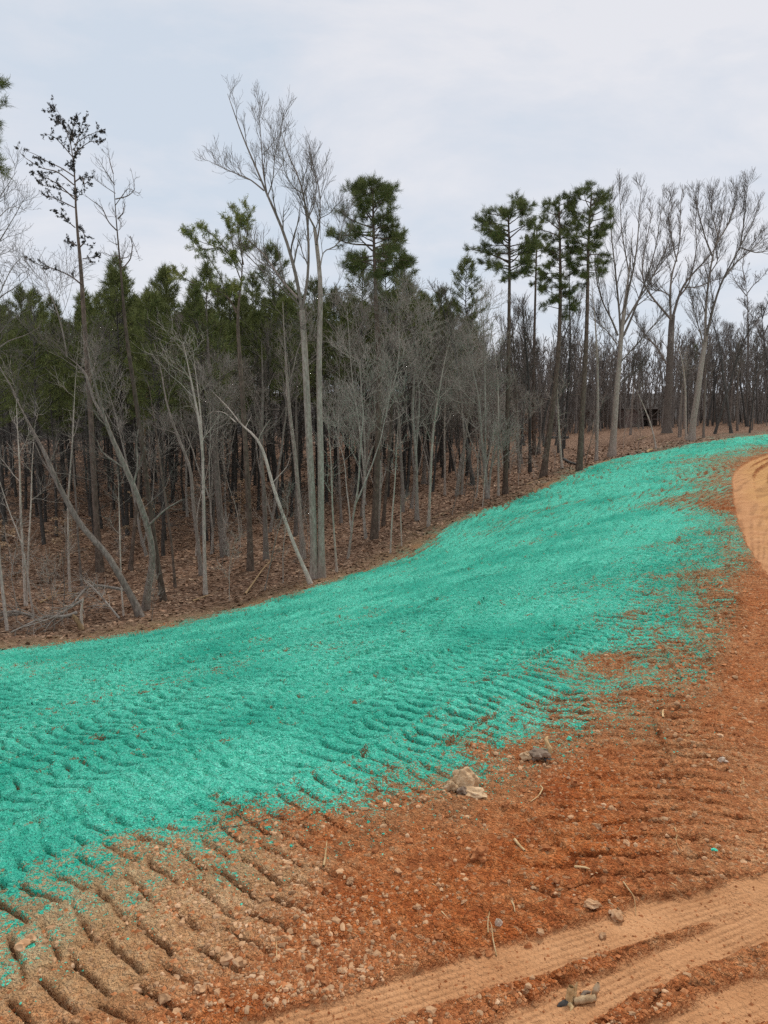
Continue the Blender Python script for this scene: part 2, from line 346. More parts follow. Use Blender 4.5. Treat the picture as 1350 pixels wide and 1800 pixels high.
def ground_material():
    m, t, b = newmat('worked_ground', .95, .12)
    co = N(t, 'ShaderNodeTexCoord').outputs['Object']
    n_big = noise(t, co, .45, 4); n_mid = noise(t, co, 2.3, 5, .6); n_fine = noise(t, co, 14, 5, .65); n_grit = noise(t, co, 60, 4, .7); n_sp = noise(t, co, 38, 3, .6)
    # soil: deep red-brown where loose and moist, orange-tan where dry
    n_cl = mth(t, 'ADD', mth(t, 'MULTIPLY', n_mid, .5), mth(t, 'MULTIPLY', n_fine, .5))
    red = ramp(t, n_cl, [(.34, (.31, .070, .018)), (.5, (.53, .148, .038)), (.66, (.68, .25, .080))])
    dry = ramp(t, n_cl, [(.36, (.48, .24, .100)), (.5, (.68, .385, .180)), (.64, (.78, .51, .275))])
    dryf = mth(t, 'ADD', mth(t, 'MULTIPLY', attr(t, 'tan'), .85), mth(t, 'MULTIPLY', mth(t, 'SUBTRACT', n_fine, .5), .9), clamp=True)
    bigf = mth(t, 'MULTIPLY', mth(t, 'SUBTRACT', n_big, .42, clamp=True), 1.6)
    soil = mix(t, mth(t, 'ADD', dryf, bigf, clamp=True), red, dry)
    # crumbs, each with a tone of its own
    def cells(scale):
        v = N(t, 'ShaderNodeTexVoronoi'); v.inputs['Scale'].default_value = scale; t.links.new(co, v.inputs['Vector'])
        sc_ = N(t, 'ShaderNodeSeparateColor'); t.links.new(v.outputs['Color'], sc_.inputs[0]); return sc_.outputs[0], sc_.outputs[1], v.outputs['Distance']
    c1r, c1g, c1d = cells(36); c2r, c2g, c2d = cells(85)
    tone = mth(t, 'MULTIPLY', mth(t, 'MULTIPLY_ADD', c2r, .55, .74), mth(t, 'MULTIPLY_ADD', c1g, .45, .78))
    def toned(c, amt=1.0):
        hv = N(t, 'ShaderNodeHueSaturation'); t.links.new(c, hv.inputs['Color']); t.links.new(mth(t, 'ADD', mth(t, 'MULTIPLY', tone, amt), 1-amt), hv.inputs['Value']); return hv.outputs[0]
    soil = mix(t, mth(t, 'MULTIPLY', attr(t, 'tan'), .45), toned(soil), soil)
    soil = mix(t, mth(t, 'MULTIPLY', mth(t, 'GREATER_THAN', c1r, .93), .7), soil, (.62, .35, .18))
    # compacted wheel tracks and road: smooth dry orange clay
    clay = ramp(t, n_mid, [(.2, (.44, .20, .082)), (.6, (.60, .305, .140)), (.85, (.68, .39, .20))])
    roadc = ramp(t, noise(t, co, .9, 5, .6), [(.3, (.38, .110, .028)), (.55, (.50, .180, .050)), (.75, (.62, .30, .100))])
    soil = mix(t, attr(t, 'road'), soil, roadc)
    soil = mix(t, attr(t, 'pale'), soil, mix(t, attr(t, 'road'), clay, (.60, .32, .118)))
    soil = mix(t, mth(t, 'MULTIPLY', attr(t, 'groove'), .6), soil, (.135, .050, .020))          # crevice shade painted into the furrows as dark soil
    # leaf litter
    lf = N(t, 'ShaderNodeTexVoronoi'); lf.inputs['Scale'].default_value = 9; t.links.new(co, lf.inputs['Vector'])
    sepc = N(t, 'ShaderNodeSeparateColor'); t.links.new(lf.outputs['Color'], sepc.inputs[0])
    litter = ramp(t, sepc.outputs[0], [(0, (.11, .060, .036)), (.35, (.235, .130, .080)), (.7, (.35, .205, .128)), (.95, (.50, .335, .23))])
    litter = mix(t, mth(t, 'MULTIPLY', bigf, .5), litter, (.19, .115, .062))
    col = mix(t, attr(t, 'leaf'), soil, litter)
    col = mix(t, attr(t, 'straw'), col, ramp(t, n_fine, [(.36, (.24, .135, .062)), (.5, (.42, .27, .14)), (.64, (.60, .44, .26))]))
    # far country: leafless woodland canopy
    col = mix(t, attr(t, 'far'), col, ramp(t, noise(t, co, .06, 4), [(.35, (.040, .034, .030)), (.5, (.062, .053, .046)), (.65, (.085, .075, .062))]))
    # sprayed green mulch: clumps of dyed fibre, breaking into specks where the coat is thin
    sp = mth(t, 'ADD', mth(t, 'MULTIPLY', mth(t, 'ADD', c1r, c2g), .34), mth(t, 'MULTIPLY_ADD', n_fine, 1.2, -.44))
    cov = mth(t, 'SUBTRACT', attr(t, 'mulch'), mth(t, 'MULTIPLY', attr(t, 'groove'), .52), clamp=True)    # coat thinned in furrows so the painted crevice shade shows
    msk = N(t, 'ShaderNodeMapRange'); msk.interpolation_type = 'SMOOTHSTEP'
    d = mth(t, 'SUBTRACT', mth(t, 'MULTIPLY_ADD', cov, 1.12, -.10), sp)
    t.links.new(d, msk.inputs[0]); msk.inputs[1].default_value = -.06; msk.inputs[2].default_value = .06
    g = ramp(t, mth(t, 'ADD', mth(t, 'MULTIPLY', n_fine, .5), mth(t, 'MULTIPLY', n_grit, .5)), [(.37, (.038, .42, .265)), (.47, (.095, .73, .49)), (.58, (.26, .95, .70))])
    g = mix(t, mth(t, 'MULTIPLY', mth(t, 'SUBTRACT', n_big, .42, clamp=True), 3.4), g, (.040, .50, .335))
    g = toned(g, .55)
    dust = mth(t, 'MULTIPLY', mth(t, 'SUBTRACT', cov, .08, clamp=True), .62)       # thin green tint on the soil near the edge
    col = mix(t, dust, col, (.11, .36, .24))
    col = mix(t, mth(t, 'MULTIPLY', msk.outputs[0], mth(t, 'GREATER_THAN', cov, .02)), col, g)
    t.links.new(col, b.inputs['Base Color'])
    h = mth(t, 'ADD', mth(t, 'MULTIPLY', n_fine, 1.0), mth(t, 'ADD', mth(t, 'MULTIPLY', c1d, -.55), mth(t, 'MULTIPLY', c2d, -.30)))
    bump(t, b, mth(t, 'MULTIPLY', h, mth(t, 'SUBTRACT', 1.0, mth(t, 'MULTIPLY', attr(t, 'pale'), .75))), 1.0, .085)
    return m
M = {}
M['ground'] = ground_material()

def bark(name, dark, mid, light, zscale=.25, scale=16, moss=None):
    m, t, b = newmat(name, .95, .1)
    co = N(t, 'ShaderNodeTexCoord').outputs['Object']
    mp = N(t, 'ShaderNodeMapping'); mp.inputs['Scale'].default_value = (1, 1, zscale); t.links.new(co, mp.inputs[0])
    a = noise(t, mp.outputs[0], scale, 5, .65); c = noise(t, co, 1.1, 3)
    col = ramp(t, a, [(.28, dark), (.5, mid), (.72, light)])
    col = mix(t, mth(t, 'MULTIPLY', mth(t, 'SUBTRACT', c, .48, clamp=True), 2.2), col, tuple(x*.62 for x in mid))
    if moss: col = mix(t, mth(t, 'MULTIPLY', mth(t, 'SUBTRACT', noise(t, co, 2.2, 4), .5, clamp=True), 2.0), col, moss)
    rnd = N(t, 'ShaderNodeObjectInfo').outputs['Random']
    hv = N(t, 'ShaderNodeHueSaturation'); t.links.new(col, hv.inputs['Color']); t.links.new(mth(t, 'MULTIPLY_ADD', rnd, .5, .75), hv.inputs['Value'])
    t.links.new(hv.outputs[0], b.inputs['Base Color'])
    bump(t, b, a, .7, .03)
    return m
M['tulip'] = bark('tulip_bark', (.205, .158, .124), (.38, .308, .252), (.55, .468, .392), .35, 14)
M['pale'] = bark('pale_bark', (.255, .202, .158), (.46, .380, .312), (.63, .55, .472), .3, 18, (.2, .2, .16))
M['grey'] = bark('grey_bark', (.106, .083, .067), (.212, .172, .142), (.335, .278, .234), .3, 16)
M['dark'] = bark('dark_bark', (.040, .036, .031), (.085, .077, .068), (.15, .138, .122), .3, 14)
M['pine'] = bark('pine_bark', (.055, .040, .030), (.135, .098, .075), (.225, .165, .125), .45, 9)
M['farpine'] = bark('plantation_bark', (.035, .030, .026), (.070, .060, .052), (.115, .10, .088), .45, 9)
M['twig'] = bark('twig_bark', (.085, .070, .058), (.150, .124, .104), (.225, .190, .162), .6, 8)
M['thicket'] = bark('thicket_bark', (.185, .153, .125), (.33, .281, .235), (.48, .42, .36), .6, 8)
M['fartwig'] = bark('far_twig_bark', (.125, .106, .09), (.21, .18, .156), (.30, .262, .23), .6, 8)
M['deadwood'] = bark('bleached_wood', (.19, .115, .058), (.36, .235, .125), (.54, .385, .225), .2, 20)
def leafmat(name, a, b_, c):
    m, t, b = newmat(name, .75, .2)
    co = N(t, 'ShaderNodeTexCoord').outputs['Object']
    col = ramp(t, noise(t, co, 1.3, 3), [(.3, a), (.5, b_), (.72, c)])
    gi = N(t, 'ShaderNodeNewGeometry').outputs['Random Per Island']
    hv = N(t, 'ShaderNodeHueSaturation'); t.links.new(col, hv.inputs['Color']); t.links.new(mth(t, 'MULTIPLY_ADD', gi, .8, .6), hv.inputs['Value'])
    t.links.new(hv.outputs[0], b.inputs['Base Color'])
    return m
M['needle'] = leafmat('pine_needles', (.075, .092, .028), (.125, .142, .042), (.185, .20, .06))
M['needle_y'] = leafmat('yellowing_needles', (.12, .145, .034), (.19, .205, .05), (.27, .265, .07))
M['needle_far'] = leafmat('plantation_needles', (.085, .105, .030), (.135, .150, .044), (.190, .200, .058))
M['cone'] = leafmat('dry_needle_tufts', (.022, .020, .017), (.040, .036, .030), (.075, .066, .05))
M['beech'] = leafmat('dry_beech_leaves', (.22, .13, .07), (.36, .23, .13), (.48, .34, .21))
M['leaves'] = leafmat('fallen_leaves', (.145, .078, .045), (.27, .155, .092), (.45, .305, .195))
# ------------------------------------------------------------------ the ground and what covers it
straw = np.exp(-((wood-.5)/1.25)**2)*np.clip(1.1+fbm(X*1.3, Y*1.3, 3, 111)*.9, 0, 1)*np.interp(np.hypot(X, Y), [18, 30, 60], [1, .8, .45])*(1-.7*mulch)
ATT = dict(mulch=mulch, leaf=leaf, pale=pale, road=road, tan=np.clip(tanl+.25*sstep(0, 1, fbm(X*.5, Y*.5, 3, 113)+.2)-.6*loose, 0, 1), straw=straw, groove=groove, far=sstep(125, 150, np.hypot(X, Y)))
def ground_piece(name, k):
    q = QUAD[cls == k]; used, inv = np.unique(q, return_inverse=True)
    me = np_mesh(name, VG[used], [inv.reshape(q.shape)])
    for a, v in ATT.items():
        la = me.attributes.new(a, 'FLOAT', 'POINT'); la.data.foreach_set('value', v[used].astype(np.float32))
    return tag(obj(name, me, M['ground']), kind='structure')
ground_o = ground_piece('ground', 0); ground_o['label'] = 'bare red clay soil graded along the top of the bank'
o = ground_piece('forest_floor', 1); o['label'] = 'brown leaf-covered floor of the wood behind the bank'
o = ground_piece('seeded_slope', 2); o['label'] = 'long bank sprayed with bright green hydroseed mulch'
o = ground_piece('dirt_road', 3); o['label'] = 'compacted orange clay road surface with wheel tracks'
# ------------------------------------------------------------------ tree building
def unit(v): return v/np.maximum(np.linalg.norm(v, axis=-1, keepdims=True), 1e-9)
class Tubes:
    def __init__(self): self.V = []; self.F = []; self.n = 0
    def add(self, P, R, k):
        """tapered tubes along B paths of N points each"""
        P = np.asarray(P, float); R = np.asarray(R, float); B, n_, _ = P.shape
        if B == 0: return
        T = np.gradient(P, axis=1); T = unit(T)
        chord = unit(P[:, -1]-P[:, 0]); ref = np.where(np.abs(chord[:, 2:3]) < .8, np.array([[0, 0, 1.]]), np.array([[1., 0.13, 0]]))
        U = unit(np.cross(T, ref[:, None, :])); Wv = np.cross(T, U)
        a = np.arange(k)*2*math.pi/k
        ring = P[:, :, None, :]+R[:, :, None, None]*(np.cos(a)[None, None, :, None]*U[:, :, None, :]+np.sin(a)[None, None, :, None]*Wv[:, :, None, :])
        base = self.n+(np.arange(B)*n_*k)[:, None, None]+(np.arange(n_-1)*k)[None, :, None]
        j = np.arange(k)[None, None, :]; j2 = (j+1) % k
        q = np.stack(np.broadcast_arrays(base+j, base+j2, base+j2+k, base+j+k), -1).reshape(-1, 4)
        self.V.append(ring.reshape(-1, 3)); self.F.append(q); self.n += B*n_*k
    def mesh(self, name): return np_mesh(name, np.concatenate(self.V), [np.concatenate(self.F)])
def resample(P, R, n_):
    P = np.asarray(P, float); d = np.concatenate([[0], np.cumsum(np.linalg.norm(np.diff(P, axis=0), axis=1))]); t = np.linspace(0, d[-1], n_)
    return np.stack([np.interp(t, d, P[:, i]) for i in range(3)], 1), np.interp(t, d, R)
def rounded(P, R, n_):
    Q, S = resample(P, R, n_)
    for _ in range(max(1, n_//8)): Q[1:-1] = (Q[:-2]+2*Q[1:-1]+Q[2:])/4
    return Q, S
def grow(rng, P, R, nch, f0, f1, lmin, lmax, ang, up, npts, rr, wob, rmin=.005, tipshort=.6, tip=.35):
    """children of B parent paths: nch each, between fractions f0 and f1, lengths in metres"""
    B, n_, _ = P.shape
    f = f0+(f1-f0)*((np.arange(nch)[None]+rng.random((B, nch)))/nch)
    x = f*(n_-1); i = np.minimum(x.astype(int), n_-2); w = (x-i)[..., None]; b = np.arange(B)[:, None]
    p = P[b, i]*(1-w)+P[b, i+1]*w; t = unit(P[b, i+1]-P[b, i]); r = (R[b, i]*(1-w[..., 0])+R[b, i+1]*w[..., 0])
    g = rng.normal(size=p.shape); g = unit(g-(g*t).sum(-1, keepdims=True)*t)
    a = ang*(0.75+.5*rng.random(f.shape))[..., None]
    d = unit(t*np.cos(a)+g*np.sin(a)).reshape(-1, 3)
    Lh = ((lmin+(lmax-lmin)*rng.random(f.shape))*(1-tipshort*(f-f0)/max(f1-f0, 1e-6))).reshape(-1)
    p = p.reshape(-1, 3); r0 = np.maximum(r.reshape(-1)*rr, rmin)
    Q = [p]; st = (Lh/(npts-1))[:, None]
    for k in range(npts-1):
        d = unit(d+np.array([0, 0, up])*(1.0/(npts-1))+rng.normal(size=d.shape)*wob); Q.append(Q[-1]+d*st)
    Q = np.stack(Q, 1); S = np.maximum(r0[:, None]*np.linspace(1, tip, npts)[None], rmin*.7)
    return Q, S
def ends(P, R, f=(1.0,)):
    o, d = [], []
    for ff in f:
        x = ff*(P.shape[1]-1); i = min(int(x), P.shape[1]-2); w = x-i
        o.append(P[:, i]*(1-w)+P[:, i+1]*w); d.append(unit(P[:, i+1]-P[:, i]))
    return np.concatenate(o), np.concatenate(d)
def tufts(rng, O, D, nb, ln, wd, spread, up=0.0):
    """needle sprays: nb thin blades about each point O heading along D"""
    B = len(O); d = D[:, None, :]+rng.normal(size=(B, nb, 3))*spread; d[..., 2] += up; d = unit(d)
    o = O[:, None, :]+rng.normal(size=(B, nb, 3))*ln*.16-D[:, None]*rng.random((B, nb, 1))*ln*.8
    l = ln*(.6+.6*rng.random((B, nb, 1))); s = unit(np.cross(d, rng.normal(size=(B, nb, 3))))*wd
    V = np.stack([o-s, o+s, o+d*l], 2).reshape(-1, 3)
    return V, np.arange(len(V)).reshape(-1, 3)
def leafquads(rng, O, s, flat=.5):
    n_ = len(O); a = unit(rng.normal(size=(n_, 3))*np.array([1, 1, flat])); b = unit(np.cross(a, rng.normal(size=(n_, 3))*np.array([flat, flat, 1])))
    s = s*(.6+.8*rng.random((n_, 1)))
    V = np.stack([O-a*s, O+b*s*.55+a*s*.1, O+a*s, O-b*s*.55+a*s*.1], 1).reshape(-1, 3)
    return V, np.arange(len(V)).reshape(-1, 4)

def px_path(pts, Y, rng, drift=0.0, wander=.0):
    """polyline through photo positions, drawn in the standing plane at distance Y, leaning `drift` metres in depth"""
    n_ = len(pts); yy = Y+drift*np.linspace(0, 1, n_)**1.2+rng.normal(size=n_)*wander*np.linspace(0, 1, n_)
    return np.array([at(p[0], p[1], y) for p, y in zip(pts, yy)])
def mpp(Y): return Y/FPX                      # metres per photo pixel

TREES = {}
def finish_tree(name, label, cat, base, trunk, crowns, group=None):
    root = empty(name, base); tag(root, label, cat, group)
    for nm, me, mat in [('trunk', *trunk)]+crowns:
        if me is not None: obj(nm, me, mat, root)
    return root
def bare_tree(name, label, seed, base, stems, limbs=(), bark_m='grey', twig_m='twig', l2=8, l3=5, l4=3, len2=(1.0, 2.6), len3=(.4, 1.1), len4=(.2, .55),
              stem_f=(.45, 1), n_stem=8, ang=.75, up=.5, drift=.12, dY=0, wob=.16, group=None, cat='tree', yabs=None, flare=1.5, tipr=.22, wf=.66):
    """stems / limbs: (photo polyline, px width at start, px width at end); the first stem starts at the ground point `base`"""
    rng = np.random.default_rng(seed)
    g = ground(*base); Y = g[1]+dY if yabs is None else yabs; m = mpp(Y)
    b0 = at(base[0], base[1], Y) if (dY or yabs) else g
    b0 = np.array([b0[0], b0[1], gz(b0[0], b0[1])])
    T = Tubes(); K = Tubes(); ps, rs = [], []; first = True
    for k_, (pts, w0, w1) in enumerate(stems):
        P = px_path(pts, Y, rng, drift*rng.normal()*len(pts), .15); R = np.linspace(w0*wf, w1*wf, len(pts))*m/2
        P, R = rounded(P, R, 22); R = R*np.interp(np.linspace(0, 1, 22), [0, .62, 1], [1, 1, tipr])
        if pts[0][1] > base[1]-40:
            P[0, 2] = min(P[0, 2], gz(P[0, 0], P[0, 1]))-.12; R[:3] *= np.array([flare, 1.18, 1.05])
        else: P[0] = P[0]
        T.add((P-b0)[None], R[None], 9); P2, R2 = resample(P, R, 14); ps.append(P2); rs.append(R2)
    S, SR = np.array(ps), np.array(rs); lp, lr, limb_me = [], [], []
    for pts, w0, w1 in limbs:
        P = px_path(pts, Y, rng, rng.normal()*1.6, .1); R = np.linspace(w0*.60, w1*.5, len(pts))*m/2
        P, R = rounded(P, R, 14); tb = Tubes(); tb.add((P-b0)[None], R[None], 6); limb_me.append(tb.mesh('limb')); lp.append(P); lr.append(R)
    par, parR = ([np.array(lp)], [np.array(lr)]) if lp else ([], [])
    if n_stem:
        Q, QR = grow(rng, S, SR, n_stem, stem_f[0], stem_f[1], len2[0]*1.3, len2[1]*1.3, ang, up, 14, .42, wob*.6)
        T.add(Q-b0, QR, 5); par.append(Q); parR.append(QR)
    if par:
        A_, AR = np.concatenate(par), np.concatenate(parR); rm = max(.005, Y*.00018)
        B_, BR = grow(rng, A_, AR, l2, .15, 1, len2[0], len2[1], ang*.95, up, 6, .5, wob, rm*1.25, tipshort=.78); K.add(B_-b0, BR, 4)
        if l3:
            C_, CR = grow(rng, B_, BR, l3, .15, 1, len3[0], len3[1], ang, up, 4, .6, wob*1.2, rm); K.add(C_-b0, CR, 3)
            if l4:
                D_, DR = grow(rng, C_, CR, l4, .15, 1, len4[0], len4[1], ang, up*.8, 3, .7, wob*1.3, rm*.9); K.add(D_-b0, DR, 3)
    root = finish_tree(name, label, cat, b0, (T.mesh('trunk'), M[bark_m]), [('crown', K.mesh('crown') if K.n else None, M[twig_m])], group)
    for me in limb_me: obj('limb', me, M['grey' if bark_m == 'tulip' else bark_m], root.children[0])                  # the great limbs, on their trunk
    return root

def pine_tree(name, label, seed, base, stem, w0, w1, prof, n_limb=34, needle='needle', bark_m='pine', tuft_n=9, stubs=8, dead=None, droop=-.1, dens=1.0, drift=.3, extra=()):
    """prof: crown outline as (photo y, px reach to the left, px reach to the right) from the top down"""
    rng = np.random.default_rng(seed); g = ground(*base); Y = g[1]; m = mpp(Y); b0 = np.array([g[0], g[1], gz(g[0], g[1])])
    T = Tubes(); K = Tubes()
    P = px_path(stem, Y, rng, drift*rng.normal(), .05); R = np.linspace(w0*.74, w1*.8, len(stem))*m/2
    P, R = rounded(P, R, 26); P[0, 2] = b0[2]-.12; R[0] *= 1.4; R[1] *= 1.12
    T.add((P-b0)[None], R[None], 9)
    spy = np.array([s[1] for s in stem], float)
    prof = sorted(prof); py = np.array([p[0] for p in prof], float); le = np.array([p[1] for p in prof], float); ri = np.array([p[2] for p in prof], float)
    O_, D_ = [], []
    hs = py[0]+(py[-1]-py[0])*((np.arange(n_limb)+.7*rng.random(n_limb))/n_limb)**.92
    zs = np.array([at(675, h, Y)[2] for h in hs]); Lp, Lr = [], []
    for i, (h, z) in enumerate(zip(hs, zs)):
        j = np.interp(z, P[:, 2], np.arange(len(P))); j0 = min(int(j), len(P)-2); o = P[j0]*(1-(j-j0))+P[j0+1]*(j-j0)
        az = i*2.4+rng.normal()*.4; c = math.cos(az)
        reach = (np.interp(h, py, ri) if c > 0 else np.interp(h, py, le))*m
        other = .5*(np.interp(h, py, ri)+np.interp(h, py, le))*m
        L_ = (reach*abs(c)+other*(1-abs(c)))*(.70+.40*rng.random())+.12
        rise = .55*(1-(h-py[0])/(py[-1]-py[0]))+.05+rng.normal()*.12
        d = unit(np.array([c, math.sin(az), rise])); pts = [o]
        for k in range(8): d = unit(d+np.array([0, 0, droop/8+.22*(k > 4)/4])+rng.normal(size=3)*.09); pts.append(pts[-1]+d*L_/8)
        Lp.append(pts); Lr.append(np.linspace(max(.016, .018*L_+.012), .009, 9))
    Lp, Lr = np.array(Lp), np.array(Lr); T.add(Lp-b0, Lr, 5)
    nb = max(4, int(7*dens)); Q, QR = grow(rng, Lp, Lr, nb, .42, 1, .30, .80, .8, .25, 5, .6, .14, tipshort=.45)
    Q[..., 2] = Q[:, :1, 2]+(Q[..., 2]-Q[:, :1, 2])*.6; K.add(Q-b0, QR, 3)
    Q2, QR2 = grow(rng, Q, QR, 4, .25, 1, .22, .55, .75, .35, 4, .7, .15); K.add(Q2-b0, QR2, 3)
    o1, d1 = ends(Q2, QR2, (.5, .75, 1.0)); o2, d2 = ends(Q, QR, (.8, 1.0)); o3, d3 = ends(Lp, Lr, (.9, 1.0))
    O_ = np.concatenate([o1, o2, o3]); Dd = np.concatenate([d1, d2, d3])
    V, F = tufts(rng, O_-b0, Dd, tuft_n, .23, .0075, .65, .12)
    if stubs:
        fz = np.interp(py[-1], spy[::-1], np.linspace(0, 1, len(spy))[::-1]) if spy[0] > spy[-1] else .6
        Sx, SR = grow(rng, P[None], R[None], stubs, .25, fz, .3, 1.5, 1.35, -.1, 5, .22, .15); T.add(Sx-b0, SR, 4)
    return finish_tree(name, label, 'pine tree', b0, (T.mesh('trunk'), M[bark_m]), [('branches', K.mesh('branches'), M['dark']), ('crown', np_mesh('crown', V, [F], False), M[needle])])

# ------------------------------------------------------------------ the trees at the edge of the wood, one by one
bare_tree('tulip_tree', 'tallest bare tree, pale double trunk with spreading upswept crown behind green bank', 11, (552, 1018),
    [([(552, 1018), (551, 930), (546, 820), (541, 730), (537, 640), (533, 575), (531, 545)], 21, 15),
     ([(565, 1012), (564, 900), (564, 800), (561, 700), (561, 600), (564, 520), (563, 470), (556, 430), (553, 400)], 19, 9)],
    [([(531, 545), (522, 490), (513, 455), (500, 410), (485, 375), (470, 345), (455, 305), (437, 265), (420, 225), (408, 185), (400, 165)], 12, 1.5),
     ([(470, 345), (462, 300), (460, 260), (457, 220), (455, 180)], 5, 1.2),
     ([(464, 335), (440, 315), (410, 303), (385, 292), (365, 282)], 5, 1.2),
     ([(531, 545), (541, 500), (543, 440), (541, 385), (533, 340), (525, 305), (510, 285), (497, 245), (490, 210)], 10, 1.5),
     ([(541, 385), (553, 360), (557, 330), (550, 290), (545, 270)], 4, 1.2),
     ([(533, 340), (515, 330), (500, 300), (497, 270)], 3.5, 1.2),
     ([(470, 345), (480, 320), (482, 280), (492, 240), (500, 195)], 4, 1.2),
     ([(553, 400), (540, 375), (533, 340)], 6, 3), ([(556, 430), (562, 400), (563, 350), (557, 310), (548, 285)], 6, 1.3),
     ([(563, 470), (568, 440), (590, 435), (598, 420), (605, 375)], 4, 1.2), ([(556, 400), (560, 385), (580, 375), (592, 360)], 3, 1),
     ([(524, 525), (500, 500), (480, 470), (462, 445), (440, 425), (428, 415)], 8, 2), ([(525, 535), (490, 500), (455, 470), (432, 445), (418, 432)], 5, 1.5),
     ([(553, 585), (558, 560), (560, 545), (545, 580)], 2, 1), ([(566, 520), (590, 515), (620, 522), (645, 530)], 3.5, 1.2)],
    bark_m='tulip', l2=10, l3=6, l4=3, n_stem=0, len2=(.7, 2.5), up=.6, ang=.58, wob=.11, drift=.02, tipr=.95)
bare_tree('leaning_tree', 'pale bare stem leaning left against the tall double-trunked tree', 12, (530, 985),
    [([(533, 985), (527, 900), (519, 800), (508, 720), (503, 640), (499, 580), (497, 530)], 13, 6)], [], bark_m='tulip', n_stem=6, stem_f=(.55, 1), l2=4, l3=3, l4=0, dY=.5)
bare_tree('leaning_tree', 'thin pale crooked tree leaning left from the foot of the double trunk', 13, (548, 1028),
    [([(548, 1028), (528, 985), (512, 945), (490, 885), (478, 850), (466, 800), (455, 770), (440, 758), (417, 745), (412, 725), (395, 710), (375, 690)], 11, 5)],
    [([(414, 742), (395, 725), (375, 722), (362, 732)], 3, 1), ([(478, 850), (505, 820), (512, 795)], 3, 1)], bark_m='pale', n_stem=5, stem_f=(.6, 1), l2=4, l3=3, l4=0, len2=(.5, 1.4))
# left-hand group
bare_tree('leaning_tree', 'grey bare tree arching far left from a base beside the curved trunk', 14, (248, 1085),
    [([(248, 1085), (236, 1055), (205, 1005), (188, 968), (150, 938), (130, 905), (112, 870), (92, 835), (83, 800), (62, 768), (45, 735), (32, 705), (22, 690)], 19, 9)],
    [([(32, 705), (20, 680), (5, 655), (-20, 610)], 6, 2), ([(30, 700), (33, 650), (60, 620)], 3, 1), ([(90, 830), (130, 835), (165, 845)], 2.5, 1)],
    bark_m='grey', n_stem=6, stem_f=(.5, 1), l2=5, l3=4, l4=2, len2=(.6, 1.8))
bare_tree('curved_tree', 'thick curved grey trunk bending left with bleached broken top', 15, (262, 1078),
    [([(255, 1078), (258, 1040), (268, 1000), (270, 965), (258, 920), (243, 875), (225, 830), (200, 780), (183, 735), (170, 690), (160, 650), (154, 610)], 20, 9),
     ([(183, 735), (165, 705), (150, 655), (130, 635), (115, 625)], 8, 4), ([(118, 628), (112, 590), (100, 545), (85, 510), (80, 485)], 4, 2)],
    [([(154, 610), (160, 590), (165, 570)], 5, 1.5), ([(190, 750), (175, 728), (150, 712), (142, 702)], 4, 1.5), ([(117, 625), (95, 600), (75, 590)], 3, 1), ([(250, 895), (290, 860), (300, 830)], 3, 1)],
    bark_m='grey', n_stem=7, stem_f=(.35, 1), l2=5, l3=4, l4=2, len2=(.7, 2.0), dY=.6)
bare_tree('dead_pine', 'tall dead pine trunk with short broken limbs, right of the tufted dying pine', 16, (288, 1058),
    [([(288, 1058), (275, 980), (265, 900), (255, 830), (247, 760), (237, 690), (226, 620), (218, 560), (215, 500), (208, 430), (203, 380), (201, 340), (199, 305)], 15, 4.5)],
    [([(199, 305), (193, 285), (190, 260)], 3, 1), ([(201, 325), (185, 300), (172, 278)], 3, 1), ([(203, 350), (225, 345), (238, 333), (232, 305)], 3.5, 1), ([(202, 362), (225, 330), (245, 340)], 2.5, 1),
     ([(203, 340), (180, 325), (165, 312)], 2, 1), ([(205, 405), (190, 390), (180, 365), (165, 355), (152, 345)], 4, 1.2), ([(207, 385), (216, 375), (220, 355)], 4, 1.5), ([(216, 472), (230, 455), (233, 430), (228, 415)], 4, 1.5),
     ([(229, 415), (240, 440), (245, 455)], 2, 1), ([(209, 450), (195, 450), (182, 443)], 3, 1), ([(211, 455), (222, 453), (226, 450)], 3, 1.5), ([(206, 430), (200, 428)], 3, 1)],
    bark_m='pine', n_stem=4, stem_f=(.8, .98), l2=5, l3=3, l4=0, len2=(.25, .8), len3=(.1, .35), up=.7)
# dying pine with tufts
_r = bare_tree('dying_pine', 'tall sparse dying pine with dark tufts at the top, at the picture left', 17, (176, 1005),
    [([(176, 1005), (170, 930), (166, 860), (162, 780), (158, 700), (152, 620), (147, 560), (144, 500), (141, 440), (135, 410), (132, 360), (132, 300), (130, 260), (124, 235), (112, 210), (100, 192)], 17, 3)],
    [([(130, 310), (108, 295), (85, 285), (60, 270), (45, 265)], 4, 1), ([(130, 325), (100, 300), (75, 297), (40, 275), (32, 262)], 4, 1), ([(131, 350), (105, 325), (80, 312), (60, 305)], 4, 1), ([(131, 345), (100, 330), (70, 325), (60, 310)], 3, 1),
     ([(131, 365), (105, 352), (85, 345), (72, 342)], 3.5, 1), ([(130, 255), (150, 240), (170, 232), (180, 228)], 3, 1), ([(131, 280), (110, 255), (95, 240), (80, 235)], 3, 1), ([(130, 245), (115, 225), (95, 205)], 3, 1),
     ([(131, 320), (145, 310), (148, 325), (162, 312)], 4, 1.2), ([(131, 270), (148, 255), (160, 248), (182, 250)], 3, 1), ([(132, 400), (120, 390), (110, 380), (98, 372)], 3, 1), ([(134, 432), (120, 422)], 4, 2), ([(140, 435), (150, 425), (148, 410), (138, 400)], 4, 2),
     ([(143, 500), (125, 485), (95, 472), (65, 465), (45, 450)], 5, 1.3), ([(145, 455), (160, 453), (178, 450)], 3, 1), ([(128, 250), (128, 225), (132, 205)], 3, 1), ([(130, 265), (140, 235), (148, 205)], 3, 1)],
    bark_m='pine', twig_m='dark', n_stem=6, stem_f=(.78, 1), l2=6, l3=3, l4=0, len2=(.25, .8), len3=(.12, .35), up=.5)
